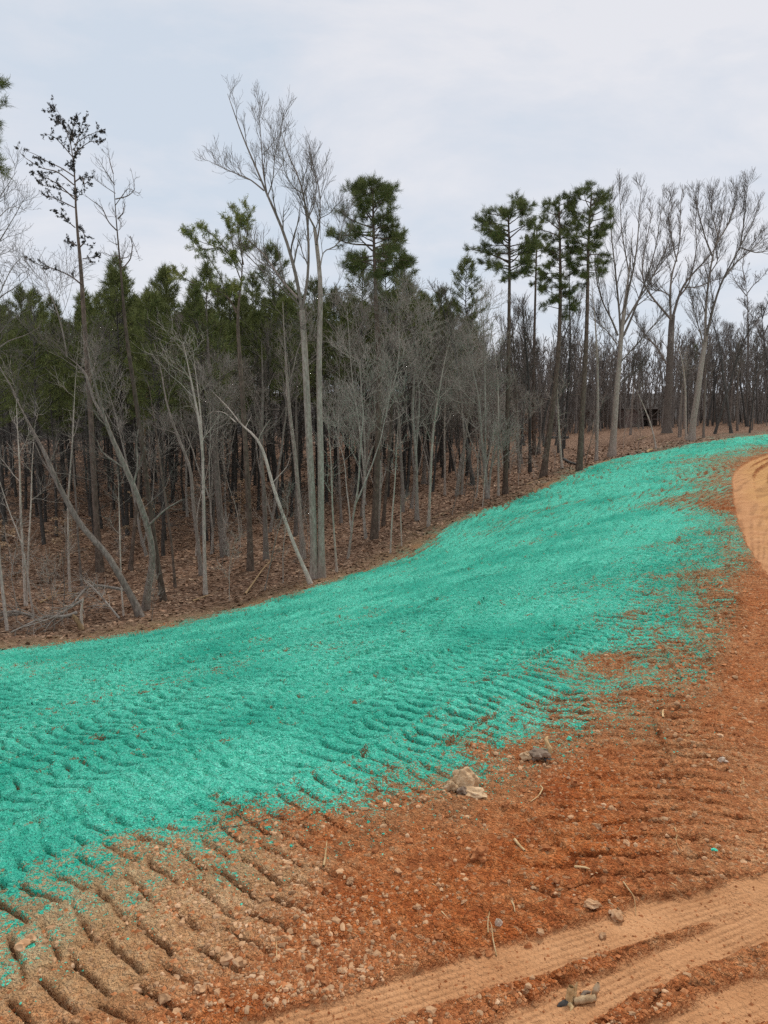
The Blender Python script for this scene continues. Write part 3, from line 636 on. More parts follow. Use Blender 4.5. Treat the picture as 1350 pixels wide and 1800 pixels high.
def add_tufts(root, seed, mat, n_lo, zmin, ln, wd, nb, keep):
    rng = np.random.default_rng(seed); me = [c for c in root.children if c.name.startswith('crown')][0].data
    co = np.empty(len(me.vertices)*3, np.float32); me.vertices.foreach_get('co', co); co = co.reshape(-1, 3)
    co = co[co[:, 2] > zmin]; o_ = co[rng.random(len(co)) < keep]
    V, F = tufts(rng, o_, unit(rng.normal(size=o_.shape)+[0, 0, .8]), nb, ln, wd, .8)
    obj('needles', np_mesh('needles', V, [F], False), M[mat], root)
add_tufts(_r, 3, 'cone', 0, 10.6, .085, .020, 6, .13)
# pine with splayed yellow-green crown
_r = bare_tree('pine_tree', 'brown-trunked pine with sparse yellow-green splayed crown, left of the tall double trunk', 18, (440, 1003),
    [([(440, 1003), (439, 930), (436, 860), (431, 780), (427, 700), (422, 640), (418, 580), (415, 545), (424, 510), (428, 470), (426, 430), (420, 395)], 16, 5)],
    [([(415, 550), (405, 525), (385, 512), (365, 508), (345, 500)], 5, 1.5), ([(416, 545), (395, 520), (390, 490), (375, 465), (362, 445)], 4, 1.3), ([(426, 500), (415, 470), (405, 445), (385, 435), (350, 425), (330, 412)], 4, 1.3),
     ([(427, 470), (410, 440), (405, 405), (395, 380)], 4, 1.3), ([(428, 465), (420, 425), (418, 390), (410, 360)], 4, 1.3), ([(428, 440), (435, 410), (436, 380), (430, 355)], 3.5, 1.2), ([(405, 445), (380, 420), (360, 400), (340, 400)], 3, 1),
     ([(345, 500), (325, 490), (310, 478), (298, 470)], 3, 1), ([(385, 435), (355, 440), (335, 420), (322, 405)], 3, 1)],
    bark_m='pine', twig_m='dark', n_stem=4, stem_f=(.78, 1), l2=7, l3=4, l4=0, len2=(.4, 1.1), len3=(.2, .5), up=.5)
add_tufts(_r, 4, 'needle_y', 0, 8.6, .19, .010, 11, .16)
pine_tree('pine_tree', 'dense dark green pine with rounded crown, right of the tall double trunk', 21, (658, 945),
    [(658, 945), (661, 860), (665, 760), (667, 680), (665, 600), (661, 540), (659, 480), (657, 420), (656, 370), (655, 332)], 17, 3,
    [(326, 8, 8), (350, 38, 32), (375, 45, 38), (400, 62, 38), (425, 76, 46), (450, 62, 62), (468, 50, 66), (482, 30, 40)], n_limb=46)
pine_tree('pine_tree', 'dark pine with flat-topped spreading crown, first of the four tall pines', 22, (888, 868),
    [(888, 868), (890, 780), (893, 700), (894, 620), (895, 540), (896, 460), (895, 410), (893, 375)], 13, 3,
    [(370, 25, 25), (388, 45, 40), (405, 55, 42), (425, 70, 48), (445, 40, 50), (462, 72, 48), (478, 50, 40), (492, 18, 25)], n_limb=42)
pine_tree('pine_tree', 'tall pine with leaning lower trunk and layered dark crown, second of the four', 23, (955, 838),
    [(955, 838), (964, 770), (974, 700), (982, 620), (985, 540), (985, 470), (984, 410), (982, 362)], 15, 3,
    [(358, 15, 20), (375, 38, 34), (400, 42, 40), (425, 48, 40), (450, 55, 34), (475, 34, 30), (500, 36, 38), (530, 46, 26), (552, 18, 26)], n_limb=46)
pine_tree('pine_tree', 'tall pine with narrow pale-edged crown, beside the large pale-trunked bare tree', 24, (1018, 828),
    [(1018, 828), (1022, 750), (1027, 670), (1031, 590), (1033, 510), (1034, 440), (1036, 385), (1040, 340)], 14, 3,
    [(335, 10, 12), (350, 28, 30), (375, 38, 36), (400, 34, 42), (425, 36, 30), (450, 40, 42), (472, 30, 35), (488, 14, 20)], n_limb=42)
pine_tree('pine_tree', 'slim pine with small tufted crown, between the flat-topped and the leaning pine', 25, (939, 800),
    [(939, 800), (938, 720), (938, 640), (940, 560), (942, 480), (944, 400)], 10, 2.5,
    [(395, 14, 14), (425, 28, 26), (450, 22, 34), (480, 24, 20), (500, 14, 14)], n_limb=20)
pine_tree('pine_tree', 'pine at the picture edge, green boughs reaching in from the left', 26, (-42, 1050),
    [(-42, 1050), (-50, 900), (-58, 700), (-62, 500), (-58, 350), (-48, 250), (-40, 160)], 18, 3,
    [(150, 20, 30), (185, 40, 75), (215, 60, 70), (245, 60, 66), (275, 60, 60), (300, 70, 45), (330, 70, 25)], n_limb=20, dens=.55)
# tall bare trees on the right
bare_tree('oak_tree', 'large bare tree with pale lower trunk and tall fan crown, right of the pines', 31, (1075, 803),
    [([(1075, 803), (1079, 760), (1082, 715), (1084, 680), (1089, 640), (1091, 600), (1095, 560), (1100, 520), (1106, 480), (1110, 440), (1112, 400)], 14, 3)],
    [([(1095, 575), (1102, 520), (1110, 490), (1118, 450), (1122, 410), (1124, 370), (1128, 325)], 7, 1.2), ([(1091, 610), (1090, 560), (1085, 510), (1080, 460), (1075, 420), (1072, 370), (1070, 340)], 7, 1.2),
     ([(1096, 590), (1110, 560), (1125, 520), (1140, 480), (1152, 440), (1160, 390), (1165, 345)], 7, 1.2), ([(1097, 570), (1120, 530), (1140, 500), (1160, 460), (1175, 430), (1180, 380)], 6, 1.2),
     ([(1086, 590), (1075, 560), (1060, 535), (1050, 500), (1045, 460), (1050, 420)], 6, 1.2), ([(1088, 640), (1105, 620), (1125, 600), (1145, 575), (1160, 560), (1178, 535)], 5, 1.2),
     ([(1083, 683), (1095, 668), (1110, 655), (1120, 640)], 4, 1), ([(1085, 605), (1070, 585), (1055, 570), (1048, 550)], 4, 1), ([(1106, 480), (1098, 440), (1092, 400), (1090, 350), (1088, 325)], 4, 1)],
    bark_m='tulip', l2=14, l3=7, l4=3, n_stem=0, stem_f=(.7, 1), len2=(1.5, 3.8), len3=(.7, 1.7), len4=(.3, .9), up=.55, ang=.50, wob=.09, drift=.03, wf=.85)
bare_tree('oak_tree', 'broad dark-trunked bare tree with crooked forking limbs behind the pale stems', 32, (1172, 762),
    [([(1172, 762), (1173, 720), (1176, 680), (1177, 640), (1179, 600), (1180, 568), (1182, 555)], 16, 12)],
    [([(1180, 562), (1165, 545), (1148, 525), (1135, 508), (1128, 490), (1130, 450), (1140, 410), (1148, 360)], 7, 1.2), ([(1182, 560), (1190, 530), (1198, 505), (1210, 490), (1228, 470), (1248, 450), (1262, 430), (1268, 380)], 8, 1.2),
     ([(1179, 560), (1178, 530), (1178, 500), (1182, 475), (1192, 450), (1196, 410), (1195, 360), (1200, 335)], 7, 1.2), ([(1172, 640), (1155, 610), (1140, 595), (1120, 570), (1105, 555)], 6, 1.2), ([(1178, 520), (1165, 512), (1150, 510), (1140, 495)], 4, 1.2),
     ([(1200, 505), (1225, 505), (1243, 497), (1262, 490)], 4, 1), ([(1195, 520), (1212, 500), (1218, 470), (1225, 440), (1222, 390), (1228, 345)], 5, 1.2), ([(1135, 508), (1150, 480), (1170, 455), (1190, 430)], 4, 1), ([(1190, 460), (1180, 420), (1175, 370), (1180, 340)], 4, 1)],
    bark_m='grey', l2=14, l3=7, l4=3, n_stem=0, len2=(1.5, 3.8), len3=(.7, 1.7), len4=(.3, .9), up=.55, ang=.50, wob=.09, flare=1.7, tipr=.9, wf=.85)
bare_tree('oak_tree', 'leaning pale trunk splitting high into a wide fan crown, near the green bend', 33, (1215, 774),
    [([(1215, 774), (1219, 735), (1225, 700), (1230, 660), (1236, 620), (1241, 590)], 14, 9)],
    [([(1240, 600), (1240, 560), (1242, 520), (1248, 480), (1252, 450), (1262, 415), (1270, 380), (1275, 340)], 8, 1.2), ([(1242, 590), (1250, 555), (1258, 525), (1270, 490), (1285, 465), (1300, 435), (1320, 400), (1335, 360)], 8, 1.2),
     ([(1272, 488), (1295, 460), (1315, 445), (1335, 425), (1348, 410)], 5, 1.2), ([(1252, 450), (1240, 420), (1232, 390), (1225, 360), (1220, 335)], 5, 1), ([(1258, 430), (1280, 395), (1290, 365), (1295, 335)], 5, 1), ([(1237, 605), (1228, 575), (1220, 545), (1215, 520)], 4, 1),
     ([(1248, 480), (1262, 460), (1258, 430), (1250, 400)], 4, 1), ([(1300, 435), (1330, 445), (1355, 440), (1380, 430)], 4, 1), ([(1262, 415), (1250, 370), (1252, 335)], 4, 1), ([(1300, 440), (1308, 390), (1312, 345), (1315, 325)], 4, 1)],
    bark_m='tulip', l2=14, l3=7, l4=3, n_stem=0, len2=(1.5, 3.8), len3=(.7, 1.7), len4=(.3, .9), up=.55, ang=.50, wob=.09, tipr=.9, wf=.85)
bare_tree('tall_tree', 'tall slender bare tree with small open top near the far right', 34, (1312, 742),
    [([(1312, 742), (1313, 690), (1315, 620), (1315, 560), (1314, 520), (1310, 495)], 7, 3)],
    [([(1312, 520), (1300, 505), (1290, 490), (1285, 475)], 3, 1), ([(1314, 515), (1325, 500), (1335, 492), (1345, 480)], 3, 1), ([(1310, 495), (1305, 470), (1308, 440)], 3, 1)],
    bark_m='grey', l2=7, l3=5, l4=2, n_stem=6, stem_f=(.6, 1), len2=(.9, 2.6), up=.7)
bare_tree('tall_tree', 'bare tree cut by the right picture edge, beyond the green bend', 35, (1348, 742),
    [([(1348, 742), (1346, 680), (1345, 620), (1340, 570), (1338, 540)], 8, 3)],
    [([(1345, 600), (1330, 575), (1325, 555)], 3, 1), ([(1340, 560), (1350, 530), (1360, 500)], 3, 1), ([(1342, 590), (1365, 540), (1385, 470), (1380, 400)], 4, 1)],
    bark_m='dark', l2=7, l3=5, l4=2, n_stem=6, stem_f=(.4, 1), len2=(.9, 2.6), up=.7)
bare_tree('tall_tree', 'slender dark bare tree between the flat-topped pine and narrow pine', 36, (990, 790),
    [([(990, 790), (998, 700), (1003, 600), (1000, 500), (1005, 420)], 8, 2)], [], bark_m='dark', n_stem=12, stem_f=(.4, 1), l2=5, l3=4, l4=0, len2=(.7, 2.0), up=.7)
bare_tree('tall_tree', 'bare twiggy tree at the left edge, branches spreading into the sky', 37, (-70, 1090),
    [([(-70, 1090), (-72, 900), (-66, 750), (-60, 620), (-52, 540), (-40, 430)], 20, 5)],
    [([(-64, 700), (-30, 640), (10, 600), (45, 590), (70, 575)], 6, 1), ([(-60, 620), (-30, 560), (0, 520), (30, 505), (55, 480)], 6, 1), ([(-55, 560), (-30, 480), (-5, 430), (20, 390), (48, 340)], 6, 1),
     ([(-50, 520), (-30, 430), (-15, 370), (10, 330), (30, 300)], 5, 1), ([(-60, 640), (-20, 610), (20, 560), (60, 540)], 5, 1), ([(-45, 460), (-20, 400), (20, 360), (45, 370)], 4, 1), ([(-62, 660), (-20, 560), (20, 470), (40, 450)], 5, 1)],
    bark_m='grey', l2=8, l3=5, l4=3, n_stem=0, len2=(.5, 1.6), up=.6, ang=.7)
# slimmer trunks along the edge: (name, label, photo polyline, width0, width1, bark, crown richness)
EDGE_STEMS = [
    ('slim_tree', 'pair of pale thin stems rising side by side near the left brush heap', [[(45, 1066), (41, 980), (36, 900), (35, 820), (30, 745), (28, 680)], [(47, 1064), (50, 960), (55, 880), (56, 820), (62, 740)]], 6, 2.5, 'pale', 6, (.5, 1.4)),
    ('slim_tree', 'thin straight stem before the dying pine trunk', [[(123, 1042), (120, 960), (119, 880), (124, 820), (128, 770), (131, 690), (138, 600)]], 5, 2, 'pale', 7, (.5, 1.5)),
    ('slim_tree', 'thin grey stem just left of the dying pine trunk', [[(144, 1030), (138, 960), (134, 890), (130, 830), (126, 770), (128, 700)]], 5, 2, 'grey', 7, (.5, 1.5)),
    ('slim_tree', 'whitish sapling with small tufted base right of the brush heap', [[(217, 1082), (213, 1030), (211, 960), (209, 880), (207, 820)]], 4, 1.8, 'pale', 6, (.4, 1.2)),
    ('broken_snag', 'short broken stub trunk with orange scar behind the curved trunk', [[(229, 1004), (233, 960), (238, 910), (243, 860), (247, 800)]], 10, 5, 'pine', 2, (.3, .8)),
    ('broken_snag', 'bleached broken snag standing behind the dead pine', [[(262, 880), (254, 780), (256, 720), (259, 683)]], 6, 3.5, 'deadwood', 0, (.3, .8)),
    ('slim_tree', 'thin stem right of the dead pine base', [[(308, 1032), (301, 950), (291, 880), (281, 810), (272, 740), (262, 680)]], 6, 2.5, 'pine', 6, (.5, 1.6)),
    ('slim_tree', 'crooked grey tree with sharp kink at mid height, left of the pale straight sapling', [[(354, 1010), (346, 940), (340, 890), (336, 855), (340, 835), (330, 810), (318, 780), (303, 745), (290, 700), (284, 650), (270, 600)]], 9, 4, 'grey', 8, (.6, 1.9)),
    ('slim_tree', 'pale straight double-topped sapling with light base on leaf litter', [[(361, 1045), (359, 960), (358, 880), (356, 800), (353, 730), (346, 670), (338, 610)], [(357, 810), (350, 740), (340, 690), (330, 640), (322, 600)]], 9, 3, 'pale', 8, (.6, 1.9)),
    ('ivied_tree', 'thick dark grey trunk with tangled base deeper in the wood', [[(396, 978), (388, 920), (382, 850), (376, 770), (371, 700), (366, 620), (362, 520)]], 17, 8, 'grey', 9, (.8, 2.4)),
    ('slim_tree', 'short stout grey trunk between the brown pine and pale leaning tree', [[(468, 985), (466, 920), (464, 860), (458, 800), (462, 700), (460, 600)]], 12, 5, 'grey', 10, (.7, 2.2)),
    ('slim_tree', 'grey trunk just left of the double trunk', [[(520, 940), (521, 880), (522, 800), (520, 720), (524, 620)]], 9, 4, 'grey', 8, (.6, 2.0)),
    ('slim_tree', 'thin wavy sapling right of the double trunk', [[(592, 1003), (588, 950), (584, 890), (583, 840), (580, 780), (576, 750)]], 5, 2, 'pale', 7, (.4, 1.3)),
    ('slim_tree', 'thin grey stem in front of the dark pine stand', [[(600, 920), (597, 860), (594, 790), (594, 720), (598, 620)]], 6, 3, 'grey', 9, (.6, 1.9)),
    ('slim_tree', 'pale forked sapling crossing the dense pine trunk', [[(664, 935), (668, 880), (669, 820), (662, 775), (657, 735), (650, 722), (637, 700), (632, 680)], [(657, 735), (662, 715), (668, 700)]], 6, 2.5, 'pale', 6, (.4, 1.3)),
    ('slim_tree', 'brown-grey trunk leaning slightly right of the dense pine', [[(673, 925), (679, 860), (684, 790), (690, 700), (694, 600), (696, 560)]], 8, 3, 'pine', 9, (.6, 1.9)),
    ('slim_tree', 'small pale stem in front of the leaf bank', [[(706, 960), (704, 900), (705, 870)], ], 3, 2, 'pale', 3, (.3, .8)),
    ('slim_tree', 'pale wandering sapling near the green edge', [[(686, 975), (689, 910), (694, 850), (697, 790), (700, 740)]], 4, 1.8, 'pale', 6, (.4, 1.2)),
    ('thicket_tree', 'grey multi-stemmed tree with broad twiggy crown, left of the thicket', [[(733, 915), (732, 850), (731, 790), (724, 730), (728, 660), (735, 600), (740, 560)], [(731, 790), (735, 740), (738, 690), (726, 630), (710, 580), (700, 540)]], 9, 3, 'thicket', 13, (.9, 2.4)),
    ('thicket_tree', 'pale slim trunk with white foot close to the green edge', [[(753, 925), (755, 880), (757, 830), (760, 770), (768, 710), (780, 640), (793, 590)]], 7, 3, 'pale', 11, (.9, 2.4)),
    ('thicket_tree', 'grey tree forking in a wide V inside the thicket', [[(745, 850), (747, 800), (752, 760), (745, 700), (735, 650), (722, 600), (706, 570)], [(747, 800), (760, 750), (770, 700), (782, 640), (800, 590)]], 9, 3, 'thicket', 13, (.9, 2.4)),
    ('thicket_tree', 'straight pale sapling with candelabra top amid the thicket', [[(782, 870), (782, 820), (781, 770), (783, 700), (784, 640)]], 5, 2.2, 'pale', 10, (.7, 2.0)),
    ('thicket_tree', 'crooked stems crossing low behind the pale sapling', [[(803, 870), (808, 820), (815, 790), (822, 740), (828, 680), (826, 620)], [(812, 840), (817, 780), (812, 720), (806, 650), (800, 580)]], 8, 3, 'thicket', 12, (.9, 2.4)),
    ('thicket_tree', 'grey forked tree right of the thicket with twin stems at the green edge', [[(857, 878), (852, 820), (846, 770), (843, 720), (838, 680), (830, 650), (822, 600)], [(858, 876), (862, 830), (870, 790), (877, 765)], [(853, 825), (853, 740), (852, 660), (850, 580), (848, 530)]], 9, 3, 'thicket', 13, (.9, 2.3)),
    ('slim_tree', 'thin pale straight stem left of the flat-topped pine', [[(876, 872), (876, 800), (876, 730), (875, 660), (866, 600), (860, 560)]], 5, 2.2, 'pale', 9, (.6, 1.8)),
    ('slim_tree', 'pale thin stem right of the leaning pine base', [[(988, 826), (984, 780), (981, 730), (980, 680)]], 6, 3, 'pale', 6, (.5, 1.6)),
    ('slim_tree', 'thin white straight trunk between narrow pine and large pale tree', [[(1048, 811), (1050, 760), (1051, 700), (1050, 630), (1046, 560), (1040, 500)]], 7, 3, 'pale', 9, (.6, 2.0)),
    ('slim_tree', 'thin pale pole beside the leaning fan-crowned tree', [[(1206, 772), (1205, 730), (1205, 690), (1202, 650), (1196, 620), (1185, 600)]], 5, 2.5, 'pale', 6, (.6, 1.9)),
    ('slim_tree', 'pale dead pole leaning left in front of the shack', [[(1153, 788), (1149, 765), (1142, 740), (1130, 710), (1118, 685)]], 4, 2, 'pale', 3, (.4, 1.2)),
    ('slim_tree', 'grey sapling left of the shack wall', [[(1108, 765), (1110, 735), (1112, 700), (1115, 660)]], 5, 3, 'grey', 8, (.6, 1.9)),
    ('slim_tree', 'dark trunk far behind the leaf bank, beside the rusty low branches', [[(923, 760), (925, 720), (925, 660), (922, 600), (920, 540)]], 8, 4, 'dark', 11, (.8, 2.6)),
]
for i, (nm, lab, paths, w0, w1, bm, ns, l2) in enumerate(EDGE_STEMS):
    thick = nm == 'thicket_tree'
    bare_tree(nm, lab, 100+i, paths[0][0], [(p, w0 if j == 0 else w0*.65, w1) for j, p in enumerate(paths)], [], bark_m=bm, twig_m='thicket' if bm in ('pale', 'thicket') else 'twig',
              n_stem=max(0, ns-2), stem_f=(.52, 1) if not thick else (.42, 1), l2=6 if thick else 5, l3=4 if thick else 3, l4=2 if thick else 0, len2=l2, len3=(.4, 1.1), up=.45 if not thick else .6, ang=.8,
              cat='snag' if nm == 'broken_snag' else 'tree', tipr=.9 if nm == 'broken_snag' else .22, wf=.8)
# ------------------------------------------------------------------ the wood behind: kinds built once, then copied one by one
def proto_bare(seed, h, r, lean=.04, n_stem=14, sf=(.4, 1), l2=6, l3=4, l4=0, len2=(.8, 2.2), ang=.7, up=.8, forks=0, wob=.05, rm=.008):
    """parts of one bare tree standing at the origin: trunk mesh, crown mesh"""
    rng = np.random.default_rng(seed); T = Tubes(); K = Tubes(); S, SR = [], []
    for k in range(1+forks):
        d = np.array([rng.normal()*lean*(1+3*(k > 0)), rng.normal()*lean*(1+3*(k > 0)), 1.]); p = [np.array([0, 0, -.15])] if k == 0 else [S[0][rng.integers(1, 5)].copy()]
        hh = h if k == 0 else h*(.6+.3*rng.random()); npt = 14
        for j in range(npt-1): d = unit(d+rng.normal(size=3)*wob+np.array([0, 0, .05])); p.append(p[-1]+d*hh/(npt-1))
        S.append(np.array(p)); SR.append(r*(1 if k == 0 else .6)*np.linspace(1, .12, npt))
    S, SR = np.array(S), np.array(SR); SR[0, 0] *= 1.35; T.add(S, SR, 6)
    Q, QR = grow(rng, S, SR, n_stem, sf[0], sf[1], len2[0]*1.3, len2[1]*1.3, ang, up, 8, .42, .09); T.add(Q, QR, 4)
    B_, BR = grow(rng, Q, QR, l2, .2, 1, len2[0]*.7, len2[1]*.7, ang, up, 4, .5, .16, rm); K.add(B_, BR, 3)
    if l3:
        C_, CR = grow(rng, B_, BR, l3, .15, 1, .35, .95, ang, up, 3, .6, .2, rm*.75); K.add(C_, CR, 3)
        if l4: D_, DR = grow(rng, C_, CR, l4, .15, 1, .2, .5, ang, up, 2, .7, .2, rm*.7); K.add(D_, DR, 3)
    return T.mesh('trunk'), K.mesh('crown')
def proto_pine(seed, h, r, cb=.58, wide=1.5, nl=56, nt=11):
    rng = np.random.default_rng(seed); T = Tubes(); K = Tubes()
    z = np.linspace(-.15, h, 12); P = np.stack([np.cumsum(rng.normal(size=12)*.05), np.cumsum(rng.normal(size=12)*.05), z], 1); R = r*np.linspace(1, .12, 12); R[0] *= 1.3
    T.add(P[None], R[None], 6); Lp, Lr = [], []
    for i in range(nl):
        f = cb+(1-cb)*(i+rng.random())/nl; o = np.array([np.interp(f*h, z, P[:, k]) for k in range(3)]); az = i*2.4+rng.normal()*.5
        L_ = wide*(1-((f-cb)/(1-cb))**2.2)*(.55+.6*rng.random())*(.55+.45*min(1, (f-cb)/.12))+.15; d = np.array([math.cos(az), math.sin(az), .15+.75*(f-cb)/(1-cb)]); pts = [o]
        for k in range(4): d = unit(d+rng.normal(size=3)*.1+[0, 0, .07]); pts.append(pts[-1]+d*L_/4)
        Lp.append(pts); Lr.append(np.linspace(.03, .01, 5))
    Lp, Lr = np.array(Lp), np.array(Lr); K.add(Lp, Lr, 3)
    Q, QR = grow(rng, Lp, Lr, 5, .35, 1, .25, .7, .8, .5, 3, .6, .15); K.add(Q, QR, 3)
    o1, d1 = ends(Q, QR, (.6, 1.0)); o2, d2 = ends(Lp, Lr, (1.0,))
    V, F = tufts(rng, np.concatenate([o1, o2]), np.concatenate([d1, d2]), nt, .36, .014, .6, .15)
    Sx, SR = grow(rng, P[None], R[None], 64, .10, cb, .6, 1.7, 1.3, -.05, 4, .2, .12, .012, tipshort=.1); K.add(Sx, SR, 3); Sy, SyR = grow(rng, Sx, SR, 4, .3, 1, .25, .7, .8, 0, 3, .6, .15, .010); K.add(Sy, SyR, 3)       # dead lower branches
    return T.mesh('trunk'), K.mesh('branches'), np_mesh('crown', V, [F], False)

def plant(name, label, cat, group, parts, x, y, scale, rz, tilt=(0, 0)):
    root = empty(name, (x, y, gz(x, y)-.03)); tag(root, label, cat, group)
    root.scale = (scale,)*3; root.rotation_euler = (tilt[0], tilt[1], rz)
    for nm, me, mat in parts: obj(nm, me, mat, root)
    return root
R0 = random.Random(7); SHED_Y = float(ground(1130, 750)[1])
def view_px(x, y, z=0):
    cp, sp = math.cos(PITCH), math.sin(PITCH); dy = y*cp-(z-CAM_H)*sp; return 675+FPX*x/max(dy, .1)

_pp = [proto_pine(300+i, h, .115, cb, w) for i, (h, cb, w) in enumerate([(15.2, .50, 2.3), (14.4, .54, 2.1), (15.8, .54, 2.4), (13.6, .46, 2.2), (14.8, .56, 2.0)])]
pine_parts = [[('trunk', a, M['farpine']), ('branches', b, M['dark']), ('crown', c, M['needle_far'])] for a, b, c in _pp]
_dd = [proto_bare(320+i, h, r, .05, ns, sf, 6, 4, 0, l2, .65, .9, rm=.018) for i, (h, r, ns, sf, l2) in enumerate(
    [(13, .12, 14, (.4, 1), (.8, 2.3)), (14.5, .15, 15, (.45, 1), (.9, 2.5)), (12, .10, 13, (.35, 1), (.7, 2.0)), (15.5, .17, 16, (.5, 1), (1, 2.8)), (11, .09, 14, (.3, 1), (.8, 2.0))])]
tree_parts = [[('trunk', a, M[m]), ('crown', b, M['twig'])] for (a, b), m in zip(_dd, ['dark', 'grey', 'grey', 'dark', 'grey'])]
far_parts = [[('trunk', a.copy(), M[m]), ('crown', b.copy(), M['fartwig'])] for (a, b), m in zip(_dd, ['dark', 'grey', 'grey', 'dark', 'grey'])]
_th = [proto_bare(340+i, h, r, .07, ns, (.5, 1), 6, 4, 2, (.8, 2.2), .8, .6, fk, .07, rm=.010) for i, (h, r, ns, fk) in enumerate([(10, .075, 10, 2), (11, .085, 11, 2), (8.5, .06, 9, 2), (12, .09, 12, 1)])]
thick_parts = [[('trunk', a, M['thicket']), ('crown', b, M['thicket'])] for a, b in _th]
_sp = [proto_bare(360+i, h, r, .08, 9, (.25, 1), 4, 2, 0, (.3, .9), .8, .4, 0, .07) for i, (h, r) in enumerate([(3.2, .022), (4.5, .03), (2.2, .017), (5.5, .036)])]
sap_parts = [[('trunk', a, M[m]), ('crown', b, M['thicket'])] for (a, b), m in zip(_sp, ['pale', 'grey', 'grey', 'pale'])]

# the planted pine stand, in rough rows
k = 0; yrow = 37.0
while yrow < 92:
    xx = -52+R0.random()*2
    while xx < 14:
        x, y = xx+R0.uniform(-.7, .7), yrow+R0.uniform(-.8, .8); px = view_px(x, y, 2)
        lim = 830 if y > 60 else 760
        if y < 50 and px > (430 if y < 44 else 560): xx += 2.4; continue
        q_ = seg_dist(np.array([x]), np.array([y]), toe)[0][0]
        if -60 < px < lim and q_ > 10 and R0.random() < .93:
            plant('pine_tree', 'slender planted pine within the dense dark stand behind the bare trees', 'pine tree', 'planted pines of the dark stand', pine_parts[R0.randrange(5)],
                  x, y, R0.uniform(.88, 1.1)*(1.0 if px > 180 else .92)*(1.0 if y > 52 else .84), R0.uniform(0, 6.28), (R0.gauss(0, .012), R0.gauss(0, .012))); k += 1
        xx += 2.5
    yrow += 3.1 if yrow < 64 else 5.0
# bare woodland: dense far block on the right, thinner trunks in front of it
for (x0, x1, y0, y1, cnt, smin, smax) in [(6, 75, 84, 132, 125, .72, .95), (4, 46, 58, 84, 42, .7, .95), (-22, 8, 42, 56, 16, .65, .9)]:
    c = 0; tries = 0
    while c < cnt and tries < 3000:
        tries += 1; x, y = R0.uniform(x0, x1), R0.uniform(y0, y1); px = view_px(x, y, 1)
        q = seg_dist(np.array([x]), np.array([y]), toe); wd_ = float(q[0][0]*np.sign(q[2][0]))
        if not (-40 < px < 1400) or wd_ < 4: continue
        if y > 58 and px < 720: continue
        if 1080 < px < 1185 and y < SHED_Y+3: continue
        far = y >= 84
        plant('bare_tree', 'grey leafless tree in the far wood beyond the bend' if far else ('slender leafless tree standing inside the wood under the tall pines' if x0 == 4 else 'slender leafless tree standing before the dark pine stand'), 'tree',
              'leafless trees of the far wood' if far else ('leafless trees inside the wood' if x0 == 4 else 'leafless trees before the pine stand'), (far_parts if far else tree_parts)[R0.randrange(5)], x, y, R0.uniform(smin, smax), R0.uniform(0, 6.28), (R0.gauss(0, .03), R0.gauss(0, .03))); c += 1
# thicket trees and saplings along the inside of the edge
tl = smooth_line(toe, 6); tdir = unit(np.gradient(tl[:, :2], axis=0)); tnor = np.stack([-tdir[:, 1], tdir[:, 0]], 1)
def along(px_lo, px_hi, off):
    while True:
        i = R0.randrange(len(tl)); p = tl[i, :2]+tnor[i]*off+np.array([R0.uniform(-1, 1), R0.uniform(-1, 1)]); px = view_px(p[0], p[1], -3)
        if px_lo < px < px_hi: return p
for c in range(19):
    left = c % 3 == 0; p = along(-40, 480, R0.uniform(9, 20)) if left else along(600, 900, R0.uniform(3, 14))
    plant('thicket_tree', 'low spreading twiggy tree in the shade of the left wood' if left else 'grey low twiggy tree in the thicket before the dark stand', 'tree', 'twiggy trees of the left wood' if left else 'twiggy trees of the grey thicket',
          thick_parts[R0.randrange(4)], p[0], p[1], R0.uniform(.75, 1.15), R0.uniform(0, 6.28))
for c in range(40):
    right = c % 4 == 3; p = along(880, 1300, R0.uniform(1.5, 9)) if right else along(-30, 900, R0.uniform(.8, 11)**1.0)
    plant('sapling', 'thin bare sapling on the leaf litter under the tall pines' if right else 'thin bare sapling on the leaf litter at the wood edge', 'sapling', 'saplings under the tall pines' if right else 'saplings at the wood edge',
          sap_parts[R0.randrange(4)], p[0], p[1], R0.uniform(.6, 1.15), R0.uniform(0, 6.28))

# the far wood that closes the view, one mass of stems and twigs
def far_mass():
    rng = np.random.default_rng(77); S, SR = [], []
    for i in range(1050):
        right = i % 3 < 2
        if right: x, y, h = rng.uniform(10, 92), rng.uniform(104, 136), rng.uniform(9, 14)
        else: x, y, h = rng.uniform(-70, 22), rng.uniform(93, 112), rng.uniform(5.5, 8.5)
        z0 = gz(x, y)-.2; d = np.array([rng.normal()*.05, rng.normal()*.05, 1.]); p = [np.array([x, y, z0])]
        for k in range(7): d = unit(d+rng.normal(size=3)*.05); p.append(p[-1]+d*h/7)
        S.append(p); SR.append(rng.uniform(.06, .16)*(1 if right else .6)*np.linspace(1, .2, 8))
    S, SR = np.array(S), np.array(SR); K = Tubes(); K.add(S, SR, 4)
    Q, QR = grow(rng, S, SR, 10, .12, 1, .8, 2.8, .8, .5, 3, .4, .15, .050); K.add(Q, QR, 3)
    Q2, QR2 = grow(rng, Q, QR, 3, .2, 1, .6, 1.5, .7, .5, 2, .6, .15, .040); K.add(Q2, QR2, 3)
    return K.mesh('distant_wood')
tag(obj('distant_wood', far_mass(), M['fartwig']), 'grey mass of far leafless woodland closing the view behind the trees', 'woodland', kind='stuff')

for (x, y, s) in [(58, 118, .80), (61, 121, .86), (64, 117, .78), (55, 122, .74), (67, 124, .8), (49, 124, .78)]:
    plant('pine_tree', 'small dark evergreen top rising above the far grey wood at the right', 'pine tree', 'evergreens over the far wood', pine_parts[R0.randrange(5)], x, y, s, R0.uniform(0, 6.28))
